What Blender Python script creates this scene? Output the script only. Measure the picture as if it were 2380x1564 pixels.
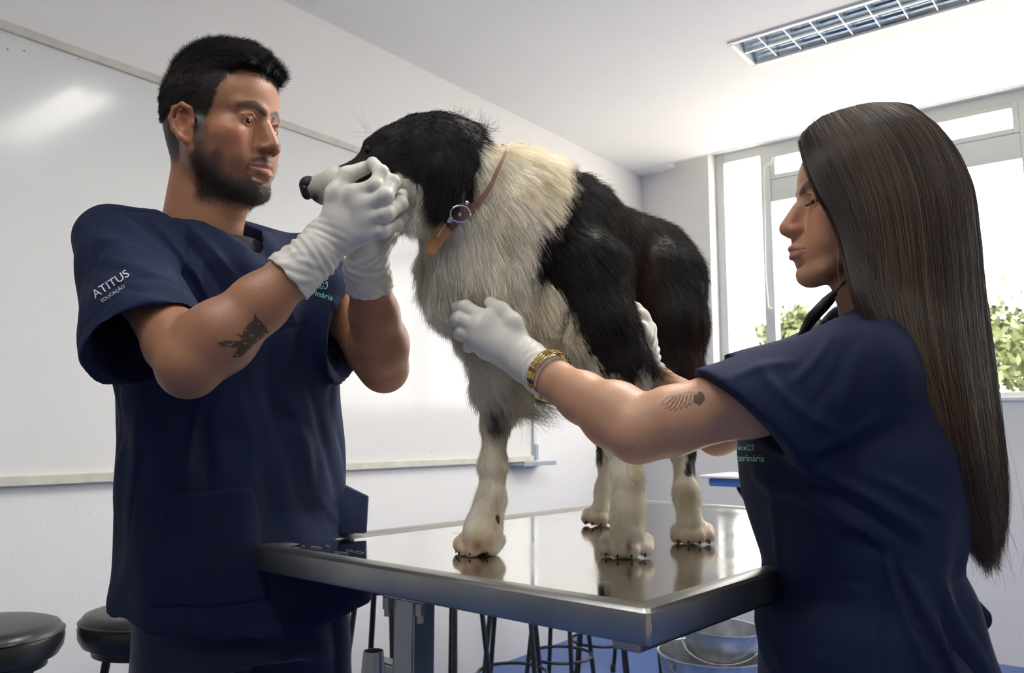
import bpy, bmesh, math, random
import numpy as np
from mathutils import Vector, Matrix
from mathutils.bvhtree import BVHTree
random.seed(7)
rng = np.random.default_rng(7)
for o in list(bpy.data.objects): bpy.data.objects.remove(o)
SC = bpy.context.scene
COL = SC.collection

# ------------------------------------------------------------------ camera, world, light, exposure
EYE = 1.115
F_PX = 1908.0
PITCH = math.atan2(220, F_PX)
cam_d = bpy.data.cameras.new('camera'); cam = bpy.data.objects.new('camera', cam_d); COL.objects.link(cam)
cam.location = (0, 0, EYE); cam.rotation_euler = (math.pi/2 + PITCH, 0, 0)
cam_d.sensor_width = 36.0; cam_d.lens = F_PX/2380*36; cam_d.clip_start = 0.02
cam_d.dof.use_dof = True; cam_d.dof.focus_distance = 1.32; cam_d.dof.aperture_fstop = 9.0
SC.camera = cam
SC.view_settings.view_transform = 'Standard'; SC.view_settings.look = 'None'
SC.view_settings.gamma = 1.0; SC.view_settings.exposure = 0.5
try: SC.view_settings.use_curve_mapping = False
except Exception: pass
SC.cycles.use_denoising = True
SC.cycles.max_bounces = 10
SC.cycles.diffuse_bounces = 5
SC.cycles.sample_clamp_indirect = 6.0
SC.cycles_curves.shape = 'RIBBONS'

W = bpy.data.worlds.new('sky'); SC.world = W; W.use_nodes = True
wn = W.node_tree; bg = wn.nodes['Background']
bg.inputs[0].default_value = (1.0, 0.972, 0.935, 1); bg.inputs[1].default_value = 6.0

def ray(x, y):
    c, s = math.cos(PITCH), math.sin(PITCH)
    a = (x-1190)/F_PX; b = (782-y)/F_PX
    return np.array([a, c - s*b, s + c*b])
def at(x, y, Y):                       # world point seen at photo pixel (x, y) at distance Y in front of the camera
    d = ray(x, y); return np.array([0, 0, EYE]) + d*(Y/d[1])
def atz(x, y, z):
    d = ray(x, y); return np.array([0, 0, EYE]) + d*((z-EYE)/d[2])
def px_of(P):
    P = np.asarray(P, float); q = P - np.array([0, 0, EYE]); c, s = math.cos(PITCH), math.sin(PITCH)
    D = q[..., 1]*c + q[..., 2]*s; U = -q[..., 1]*s + q[..., 2]*c
    return 1190 + F_PX*q[..., 0]/D, 782 - F_PX*U/D

AZ = math.radians(38.0)
D1 = np.array([math.sin(AZ), math.cos(AZ), 0.0]); D2 = np.array([math.cos(AZ), -math.sin(AZ), 0.0])
CORNER = np.array([0.8566, 5.2858, 0.0])
ZC = 2.79
def R(u, v, z): return CORNER + D2*u - D1*v + np.array([0, 0, z])   # room frame: u from the whiteboard wall, v from the window wall
def onplane(x, y, pt, n):
    d = ray(x, y); o = np.array([0, 0, EYE]); return o + d*(((pt-o) @ n)/(d @ n))

# ------------------------------------------------------------------ materials
MATS = {}
def mat(name, col=(.8, .8, .8), rough=.5, metal=0.0, bump=0.0, bscale=40.0, var=0.0, vscale=6.0, attr=None, emit=None, estr=0.0,
        spec=.5, coat=0.0, sss=0.0, sheen=0.0, stretch=None, trans=0.0, ior=1.45, aniso=0.0, rvar=0.0, alpha=1.0, scol=(1, .35, .2)):
    if name in MATS: return MATS[name]
    m = bpy.data.materials.new(name); m.use_nodes = True; nt = m.node_tree; N = nt.nodes; Lk = nt.links
    b = N['Principled BSDF']
    b.inputs['Base Color'].default_value = (*col, 1); b.inputs['Roughness'].default_value = rough; b.inputs['Metallic'].default_value = metal
    b.inputs['Specular IOR Level'].default_value = spec; b.inputs['Coat Weight'].default_value = coat; b.inputs['IOR'].default_value = ior
    b.inputs['Transmission Weight'].default_value = trans; b.inputs['Alpha'].default_value = alpha
    if sss:
        b.inputs['Subsurface Weight'].default_value = sss; b.inputs['Subsurface Radius'].default_value = scol; b.inputs['Subsurface Scale'].default_value = 0.006
    if sheen: b.inputs['Sheen Weight'].default_value = sheen; b.inputs['Sheen Roughness'].default_value = .4
    if aniso: b.inputs['Anisotropic'].default_value = aniso
    if emit: b.inputs['Emission Color'].default_value = (*emit, 1); b.inputs['Emission Strength'].default_value = estr
    tc = N.new('ShaderNodeTexCoord'); mp = N.new('ShaderNodeMapping'); Lk.new(tc.outputs['Object'], mp.inputs[0])
    if stretch: mp.inputs['Scale'].default_value = stretch
    src = None
    if attr:
        a = N.new('ShaderNodeAttribute'); a.attribute_name = attr; src = a.outputs['Color']
        Lk.new(src, b.inputs['Base Color'])
    if var:
        t = N.new('ShaderNodeTexNoise'); t.inputs['Scale'].default_value = vscale; t.inputs['Detail'].default_value = 6
        Lk.new(mp.outputs[0], t.inputs['Vector'])
        mx = N.new('ShaderNodeMix'); mx.data_type = 'RGBA'; mx.blend_type = 'MULTIPLY'; mx.inputs['Factor'].default_value = 1.0
        rp = N.new('ShaderNodeMapRange'); rp.inputs['From Min'].default_value = .3; rp.inputs['From Max'].default_value = .7
        rp.inputs['To Min'].default_value = 1-var; rp.inputs['To Max'].default_value = 1.0+var*.3
        Lk.new(t.outputs['Fac'], rp.inputs['Value'])
        if src is not None: Lk.new(src, mx.inputs[6])
        else: mx.inputs[6].default_value = (*col, 1)
        Lk.new(rp.outputs[0], mx.inputs[7]); Lk.new(mx.outputs[2], b.inputs['Base Color'])
        if rvar:
            r2 = N.new('ShaderNodeMapRange'); r2.inputs['From Min'].default_value = .3; r2.inputs['From Max'].default_value = .7
            r2.inputs['To Min'].default_value = max(0, rough-rvar); r2.inputs['To Max'].default_value = rough+rvar
            Lk.new(t.outputs['Fac'], r2.inputs['Value']); Lk.new(r2.outputs[0], b.inputs['Roughness'])
    if bump:
        t = N.new('ShaderNodeTexNoise'); t.inputs['Scale'].default_value = bscale; t.inputs['Detail'].default_value = 5
        Lk.new(mp.outputs[0], t.inputs['Vector'])
        bp = N.new('ShaderNodeBump'); bp.inputs['Strength'].default_value = 1.0; bp.inputs['Distance'].default_value = bump
        Lk.new(t.outputs['Fac'], bp.inputs['Height']); Lk.new(bp.outputs[0], b.inputs['Normal'])
    MATS[name] = m
    return m

# ------------------------------------------------------------------ mesh and object helpers
def link(o, parent=None):
    COL.objects.link(o)
    if parent is not None: o.parent = parent
    return o
def tag(o, label=None, cat=None, group=None, kind=None):
    if label: o['label'] = label
    if cat: o['category'] = cat
    if group: o['group'] = group
    if kind: o['kind'] = kind
    return o
def empty(name, loc, rz=0.0, label=None, cat=None, group=None):
    o = bpy.data.objects.new(name, None); o.empty_display_size = .05; o.location = loc; o.rotation_euler = (0, 0, rz)
    COL.objects.link(o); bpy.context.view_layer.update()
    return tag(o, label, cat, group)
def mesh_np(name, V, Fq, m, parent=None, cols=None, smooth=True, local=True):
    """V (n,3) world verts; Fq (m,3|4) faces. With a parent the vertices are moved into the parent's frame."""
    V = np.asarray(V, np.float64); Fq = np.asarray(Fq, np.int32)
    if parent is not None and local:
        M = np.array(world_of(parent).inverted()); V = V @ M[:3, :3].T + M[:3, 3]
    me = bpy.data.meshes.new(name); k = Fq.shape[1]
    me.vertices.add(len(V)); me.vertices.foreach_set('co', V.astype(np.float32).ravel())
    me.loops.add(Fq.size); me.loops.foreach_set('vertex_index', Fq.ravel())
    me.polygons.add(len(Fq)); me.polygons.foreach_set('loop_start', np.arange(0, Fq.size, k, dtype=np.int32))
    me.polygons.foreach_set('loop_total', np.full(len(Fq), k, np.int32))
    me.polygons.foreach_set('use_smooth', np.full(len(Fq), smooth))
    me.update(calc_edges=True); me.validate()
    if cols is not None:
        a = me.color_attributes.new('Col', 'FLOAT_COLOR', 'POINT')
        c = np.ones((len(V), 4), np.float32); c[:, :3] = cols; a.data.foreach_set('color', c.ravel())
    me.materials.append(m)
    return link(bpy.data.objects.new(name, me), parent)
def world_of(o):
    M = o.matrix_basis.copy() if o.parent is None else world_of(o.parent) @ o.matrix_basis
    return M
class MB:                                # gathers shapes into one mesh
    def __init__(s): s.bm = bmesh.new()
    def quadbox(s, c8, bev=0.0):
        vs = [s.bm.verts.new(tuple(p)) for p in c8]
        fs = [s.bm.faces.new([vs[i] for i in f]) for f in ((0, 3, 2, 1), (4, 5, 6, 7), (0, 1, 5, 4), (1, 2, 6, 5), (2, 3, 7, 6), (3, 0, 4, 7))]
        if bev > 0:
            es = list({e for f in fs for e in f.edges})
            bmesh.ops.bevel(s.bm, geom=es, offset=bev, segments=2, profile=.5, affect='EDGES')
        return s
    def box(s, x0, x1, y0, y1, z0, z1, fr=None, bev=0.0):
        c = [(x0, y0, z0), (x1, y0, z0), (x1, y1, z0), (x0, y1, z0), (x0, y0, z1), (x1, y0, z1), (x1, y1, z1), (x0, y1, z1)]
        if fr: c = [fr(*p) for p in c]
        return s.quadbox(c, bev)
    def tube(s, pts, rad, seg=12, cap=True, closed=False):
        pts = [Vector(p) for p in pts]; n = len(pts)
        rads = rad if hasattr(rad, '__len__') else [rad]*n
        rings = []; up = Vector((0, 0, 1))
        nrm = None
        for i, p in enumerate(pts):
            if closed: t = (pts[(i+1) % n] - pts[i-1])
            else: t = pts[min(i+1, n-1)] - pts[max(i-1, 0)]
            t.normalize()
            if nrm is None:
                nrm = t.orthogonal().normalized()
            else:
                nrm = (nrm - t*nrm.dot(t)); nrm = nrm.normalized() if nrm.length > 1e-6 else t.orthogonal().normalized()
            b = t.cross(nrm)
            rings.append([s.bm.verts.new(p + (nrm*math.cos(a) + b*math.sin(a))*rads[i]) for a in [2*math.pi*k/seg for k in range(seg)]])
        m = n if closed else n-1
        for i in range(m):
            A, Bq = rings[i], rings[(i+1) % n]
            off = 0
            if closed and i == n-1:
                off = min(range(seg), key=lambda o_: (A[0].co-Bq[o_].co).length)
            for k in range(seg):
                s.bm.faces.new((A[k], A[(k+1) % seg], Bq[(k+1+off) % seg], Bq[(k+off) % seg]))
        if cap and not closed:
            s.bm.faces.new(list(reversed(rings[0]))); s.bm.faces.new(rings[-1])
        return s
    def lathe(s, c, prof, seg=32, axis=(0, 0, 1), cap=True):
        ax = Vector(axis).normalized(); e1 = ax.orthogonal().normalized(); e2 = ax.cross(e1); c = Vector(c)
        rings = [[s.bm.verts.new(c + ax*h + (e1*math.cos(2*math.pi*k/seg) + e2*math.sin(2*math.pi*k/seg))*r) for k in range(seg)] for r, h in prof]
        for A, Bq in zip(rings, rings[1:]):
            for k in range(seg): s.bm.faces.new((A[k], A[(k+1) % seg], Bq[(k+1) % seg], Bq[k]))
        if cap: s.bm.faces.new(list(reversed(rings[0]))); s.bm.faces.new(rings[-1])
        return s
    def poly(s, pts):
        s.bm.faces.new([s.bm.verts.new(tuple(p)) for p in pts]); return s
    def build(s, name, m, parent=None, smooth=False, label=None, cat=None, group=None, kind=None):
        bmesh.ops.recalc_face_normals(s.bm, faces=s.bm.faces)
        me = bpy.data.meshes.new(name)
        if parent is not None: s.bm.transform(world_of(parent).inverted())
        s.bm.to_mesh(me); s.bm.free()
        if smooth:
            me.polygons.foreach_set('use_smooth', np.ones(len(me.polygons), bool))
            try: me.set_sharp_from_angle(angle=math.radians(38))
            except Exception: pass
        me.materials.append(m)
        return tag(link(bpy.data.objects.new(name, me), parent), label, cat, group, kind)
def copy_tree(o, parent=None):
    c = o.copy(); COL.objects.link(c); c.parent = parent
    for ch in list(o.children): copy_tree(ch, c)
    return c
def cat_rom(pts, n=8):
    P = np.asarray(pts, float); P = np.vstack([2*P[0]-P[1], P, 2*P[-1]-P[-2]]); out = []
    for i in range(1, len(P)-2):
        t = np.linspace(0, 1, n, endpoint=False)[:, None]
        out.append(.5*((2*P[i]) + (-P[i-1]+P[i+1])*t + (2*P[i-1]-5*P[i]+4*P[i+1]-P[i+2])*t**2 + (-P[i-1]+3*P[i]-3*P[i+1]+P[i+2])*t**3))
    out.append(P[-2][None]); return np.vstack(out)
# ================================================================== THE ROOM
m_wall = mat('wall_paint', (.82, .81, .79), .6, bump=.0006, bscale=90)
m_wall2 = mat('beige_wall_paint', (.50, .47, .41), .65, bump=.0006, bscale=90)  # for the unseen walls, darkened to lessen the fill light
m_ceil = mat('ceiling_paint', (.90, .885, .865), .7)
m_floor = mat('blue_vinyl', (.06, .13, .38), .32, var=.12, vscale=3, bump=.0003, bscale=200)
m_alu = mat('aluminium_frame', (.62, .65, .64), .4, metal=.25)
m_white = mat('white_enamel', (.86, .86, .84), .35)
m_grey = mat('grey_plastic', (.33, .38, .44), .45)
m_glass = mat('window_glass', (1, 1, 1), 0.0, trans=1.0, ior=1.0, spec=.2)
UW, VW = 5.6, 6.6                        # room size
def frR(u, v, z): return R(u, v, z)
MB().box(-.3, UW+.3, -.3, VW+.3, -.2, 0, frR).build('floor', m_floor, kind='structure')
MB().box(-.2, 0, -.3, VW+.2, 0, 3.1, frR).build('wall_left', m_wall, kind='structure')
MB().box(UW, UW+.2, -.3, VW+.2, 0, 3.1, frR).build('wall_right', m_wall2, kind='structure')
MB().box(0, UW, VW, VW+.2, 0, 3.1, frR).build('wall_rear', m_wall2, kind='structure')
# ceiling: low plane with the fixture recesses cut out, and a raised pocket along the window wall
FX = [(1.24, 2.55, 1.168, 1.429), (1.45, 2.69, 2.73, 2.977), (1.315, 2.555, 4.5, 4.747), (3.35, 4.59, 4.5, 4.747)]
PV, PU, ZP = .14, .25, 2.98
us = sorted({0.0, UW, *[f[0] for f in FX], *[f[1] for f in FX]}); vs = sorted({PV, VW, *[f[2] for f in FX], *[f[3] for f in FX]})
mb = MB()
for u0, u1 in zip(us, us[1:]):
    for v0, v1 in zip(vs, vs[1:]):
        if any(f[0] <= u0+1e-6 and u1 <= f[1]+1e-6 and f[2] <= v0+1e-6 and v1 <= f[3]+1e-6 for f in FX): continue
        mb.box(u0, u1, v0, v1, ZC, ZC+.04, frR)
mb.box(0, PU, 0, PV, ZC, ZP, frR)                        # the soffit by the corner
mb.box(PU, UW, PV-.0, PV+.02, ZC+.04, ZP, frR)           # pocket side
mb.box(PU, UW, -.2, PV+.02, ZP, ZP+.04, frR)             # pocket top
mb.box(-.1, UW+.1, PV+.03, VW+.1, ZC+.22, ZC+.26, frR)   # slab above
mb.build('ceiling', m_ceil, kind='structure')
MB().box(.0, UW, PV+.0, PV+.008, ZC-.004, ZC, frR).build('trim_1', m_white, kind='structure')
# window wall: pier, sill wall, head
SILL, HEAD, U0, U1, WD = 1.262, 2.86, .475, 5.3, .13
mb = MB(); mb.box(0, U0, -.2, 0, 0, ZP, frR); mb.box(U0, U1, -.2, 0, 0, SILL, frR); mb.box(U0, U1, -.2, 0, HEAD, ZP, frR); mb.box(U1, UW, -.2, 0, 0, ZP, frR)
mb.build('wall_back', m_wall, kind='structure')
MB().box(U0, U1, -.2, .012, SILL, SILL+.02, frR, .003).build('trim_2', m_white, kind='structure')
# window: frame members set back in the reveal
def wu(x, y): # u of a pixel on the frame plane
    P = onplane(x, y, R(0, -WD+.02, 0), D1); return float((P-CORNER) @ D2), float(P[2])
win = tag(empty('window_1', R(U0, -WD, SILL)), kind='structure')
f0, f1 = -WD-.025, -WD+.025
def bar(u0, u1, z0, z1, d=0.0, name='window_frame'):
    MB().box(u0, u1, f0-d, f1+d, z0, z1, frR, .003).build(name, m_alu, win)
uA = wu(1677, 500)[0]; uB = wu(1686, 500)[0]; uC = wu(1775, 560)[0]; uD = wu(1796, 500)[0]; zT0 = wu(1793, 470)[1]; zT1 = wu(1798, 418)[1]
uE = wu(2374, 340)[0]
bar(U0, uB, SILL+.02, HEAD); bar(uB, U1, HEAD-.06, HEAD); bar(uB, U1, SILL+.02, SILL+.05)
bar(uC, uD, SILL+.05, HEAD-.06, .012)
MB().box(uB, uC, f0+.02, f0+.026, SILL+.05, HEAD-.06, frR).build('pane', m_glass, win)
# small sunk hopper sash, then repeated bays, carried on out of view for more light
uu = uD; bay = uE-uD
while uu+bay < U1-.1:
    a, b_ = uu, uu+bay
    bar(a, b_, zT0, zT1, .006)
    for (z0, z1) in ((zT1, HEAD-.06), (SILL+.05, zT0)):
        if z0 == zT1:
            bar(a, a+.03, z0, z1, .01, 'sash'); bar(b_-.03, b_, z0, z1, .01, 'sash'); bar(a+.03, b_-.03, z1-.03, z1, .01, 'sash'); bar(a+.03, b_-.03, z0, z0+.0301, .01, 'sash')
        MB().box(a, b_, f0+.02, f0+.026, z0, z1, frR).build('pane', m_glass, win)
    bar(b_, b_+.045, SILL+.05, HEAD-.06, .012)
    uu = b_+.045
bar(uu, U1, SILL+.05, HEAD-.06)
# stay arm with its pull cord hanging down the mullion
um = (uC+uD)/2
h = [onplane(x, y, R(0, -.06, 0), D1) for x, y in ((1797, 365), (1790, 380), (1777, 392), (1777, 470), (1778, 560), (1780, 640), (1784, 690), (1786, 712), (1792, 716))]
MB().tube(cat_rom(h, 5), .0045, 8).build('window_stay', m_white, win, smooth=True, label='white stay rod and cord hanging on the mullion')

# ------------------------------------------------------------------ whiteboard
m_board = mat('whiteboard_laminate', (.79, .785, .755), .125, spec=.38, var=.03, vscale=2, bump=.0002, bscale=14)
m_bframe = mat('board_frame', (.66, .63, .55), .42, var=.12, vscale=18)
m_dark = mat('dark_speck', (.06, .05, .05), .6)
wb = empty('whiteboard', R(0, 3.2, .97), label='long white writing board in a thin beige frame on the wall behind the man', cat='whiteboard')
BZ0, BZ1, BV0, BV1 = .978, 2.272, 1.24, 5.2
MB().box(.004, .018, BV0, BV1, BZ0, BZ1, frR).build('writing_surface', m_board, wb)
MB().box(.002, .030, BV0-.012, BV1, BZ1-.002, BZ1+.026, frR, .003).build('frame_rail', m_bframe, wb)
MB().box(.002, .030, BV0-.012, BV1, BZ0-.018, BZ0+.012, frR, .003).build('frame_rail', m_bframe, wb)
MB().box(.002, .030, BV0-.022, BV0+.006, BZ0-.016, BZ1+.026, frR, .003).build('frame_stile', m_alu, wb)
MB().box(.002, .035, BV0-.03, BV0+.002, BZ0-.01, BZ0+.07, frR, .003).build('corner_bracket', m_grey, wb, label='grey plastic corner bracket')
mb = MB(); mb.box(.002, .105, BV0-.085, BV0+.19, BZ0-.034, BZ0-.026, frR, .002); mb.box(.1, .108, BV0-.085, BV0+.19, BZ0-.036, BZ0-.014, frR, .002)
mb.build('pen_tray', m_grey, wb, label='short grey pen tray')
for x, y in ((182, 137), (1003, 1049), (878, 1075), (18, 114), (56, 118)):
    P = onplane(x, y, R(.0185, 0, 0) if y not in (137, 1075) else R(.031, 0, 0), D2)
    MB().lathe(P, [(.0022, 0), (.0018, .0006)], 10, D2).build('scratch', m_dark, wb)

# ------------------------------------------------------------------ recessed ceiling lamps
m_mirror = mat('lamp_reflector', (.55, .66, .76), .16, metal=1.0, var=.25, vscale=30)
m_louvre = mat('lamp_louvre', (.93, .95, .96), .25, metal=.7)
m_tube = mat('lit_tube', (1, 1, 1), .4, emit=(1, .97, .90), estr=16.0)
m_tube_off = mat('unlit_tube', (.8, .82, .84), .3)
def lamp_fixture(u0, u1, v0, v1, label, on=True, lead=False):
    L = empty('ceiling_lamp', R((u0+u1)/2, (v0+v1)/2, ZC+.1), label=label, cat='ceiling lamp', group='recessed tube lamps in the ceiling')
    e = .014; mb = MB()
    mb.box(u0-e, u1+e, v0-e, v0+.006, ZC-.008, ZC+.002, frR); mb.box(u0-e, u1+e, v1-.006, v1+e, ZC-.008, ZC+.002, frR)
    mb.box(u0-e, u0+.006, v0, v1, ZC-.008, ZC+.002, frR); mb.box(u1-.006, u1+e, v0, v1, ZC-.008, ZC+.002, frR)
    mb.build('lamp_frame', m_white, L)
    mb = MB(); d = .085
    mb.box(u0, u1, v0, v0+.004, ZC, ZC+d, frR); mb.box(u0, u1, v1-.004, v1, ZC, ZC+d, frR); mb.box(u0, u0+.004, v0, v1, ZC, ZC+d, frR); mb.box(u1-.004, u1, v0, v1, ZC, ZC+d, frR)
    mb.box(u0, u1, v0, v1, ZC+d, ZC+d+.004, frR); mb.build('lamp_housing', m_white, L)
    vm = (v0+v1)/2
    for a, b_ in ((v0+.004, vm), (vm, v1-.004)):          # two curved reflector troughs, mouth down
        mb = MB(); n = 10; w = b_-a; prof = []
        for i in range(n+1):
            t = -1+2*i/n; prof.append(((a+b_)/2 + t*w/2, ZC+.004+.058*(1-abs(t)**2.2)))
        for (va, za), (vb, zb) in zip(prof, prof[1:]):
            mb.quadbox([frR(*p) for p in ((u0+.005, va, za), (u1-.005, va, za), (u1-.005, vb, zb), (u0+.005, vb, zb), (u0+.005, va, za+.002), (u1-.005, va, za+.002), (u1-.005, vb, zb+.002), (u0+.005, vb, zb+.002))])
        mb.build('reflector', m_mirror, L, smooth=True)
        mc = (a+b_)/2
        MB().tube([R(u0+.03, mc, ZC+.040), R(u1-.03, mc, ZC+.040)], .008, 12).build('lamp_tube', m_tube if on else m_tube_off, L, smooth=True)
        k = 12
        for i in range(1, k):                             # V-shaped cross louvres
            uu = u0 + (u1-u0)*i/k; t = .004
            mb = MB()
            mb.quadbox([frR(*p) for p in ((uu-t*.4, a+.004, ZC), (uu+t*.4, a+.004, ZC), (uu+t*.4, b_-.004, ZC), (uu-t*.4, b_-.004, ZC),
                                          (uu-t, a+.014, ZC+.030), (uu+t, a+.014, ZC+.030), (uu+t, b_-.014, ZC+.030), (uu-t, b_-.014, ZC+.030))])
            mb.build('louvre', m_louvre, L)
    MB().box(u0+.004, u1-.004, vm-.003, vm+.003, ZC-.001, ZC+.02, frR).build('spine', m_louvre, L)
    if not on: return
    for mc in ((v0+.004+vm)/2, (vm+v1-.004)/2):          # the light of each tube, as long and narrow as the tube
        ld = bpy.data.lights.new('lamp_light', 'AREA'); ld.shape = 'RECTANGLE'; ld.size = u1-u0-.06; ld.size_y = .026; ld.energy = (LAMP_W if lead else LAMP_W*.28)/2; ld.color = (1.0, .955, .88)
        lo = bpy.data.objects.new('lamp_light', ld); lo.location = R((u0+u1)/2, mc, ZC+.028); lo.rotation_euler = (0, 0, -AZ); COL.objects.link(lo)
LAMP_W = 36.0
labs = ['recessed twin tube lamp with louvres seen in the ceiling at the upper right', 'recessed twin tube lamp mirrored as two streaks in the whiteboard'] + ['lit recessed twin tube lamp in the ceiling behind the viewer, nearer the whiteboard wall', 'lit recessed twin tube lamp in the ceiling behind the viewer, further from the whiteboard wall']  # last two fixtures are added out of view as front fill
for i, (fx, lb) in enumerate(zip(FX, labs)): lamp_fixture(*fx, lb, on=(i > 0), lead=(i == 1))
# ------------------------------------------------------------------ outside: sun and pale ground added for bounce light, trees beyond the windows
sun_d = bpy.data.lights.new('sun', 'SUN'); sun_d.energy = 5.5; sun_d.angle = .02; sun_d.color = (1, .95, .86)
sun = bpy.data.objects.new('sun', sun_d); COL.objects.link(sun)
sun.rotation_euler = Vector((D1[0]*.6+D2[0]*.35, D1[1]*.6+D2[1]*.35, -1.25)).to_track_quat('-Z', 'Y').to_euler()
m_bounce = mat('pale_yard', (.55, .52, .46), .9)
MB().box(-40, 40, -60, -1.0, -3.6, -3.5, frR).build('ground', m_bounce, kind='structure')  # unseen pale ground added to bounce sunlight up to the ceiling
m_leaf = mat('leaf', (.08, .12, .03), .6, trans=0.0, attr='Col'); m_bark = mat('bark', (.18, .13, .09), .9, bump=.01, bscale=8)
def tree(c, h, r, seed, label, n=3600):
    rr = np.random.default_rng(seed); c = np.asarray(c); base = np.array([c[0], c[1], -3.5])
    t = empty('tree', base, label=label, cat='tree', group='trees beyond the windows')
    MB().tube(cat_rom([base, base+[.1, .05, (c[2]+3.5)*.4], base+[0, .1, (c[2]+3.5)*.8], c], 4), np.linspace(.16, .05, 13), 10).build('trunk', m_bark, t, smooth=True)
    cl = rr.normal(size=(18, 3)); cl /= np.linalg.norm(cl, axis=1, keepdims=True); cl = cl*rr.random((18, 1))**.4*r*.85; cl[:, 2] *= h
    p = c+cl[rr.integers(0, 18, n)]+rr.normal(size=(n, 3))*r*.17
    a = rr.normal(size=(n, 3)); a /= np.linalg.norm(a, axis=1, keepdims=True); b = np.cross(a, rr.normal(size=(n, 3))); b /= np.linalg.norm(b, axis=1, keepdims=True)
    s = rr.uniform(.06, .12, (n, 1)); V = np.stack([p-a*s, p+b*s*.45, p+a*s, p-b*s*.45], 1).reshape(-1, 3); Q = np.arange(4*n).reshape(-1, 4)
    C = np.repeat(np.array([[.085, .105, .038]])*rr.uniform(.4, 1.6, (n, 1)), 4, 0)
    tag(mesh_np('foliage', V, Q, m_leaf, t, C, smooth=False), kind='stuff')
tree(at(2400, 810, 12.5), 1.0, 1.15, 1, 'leafy tree seen low through the window right of the long hair')
tree(at(1868, 800, 16.0), .8, .85, 3, 'small tree seen through the window below the chin of the woman', 2200)
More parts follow.
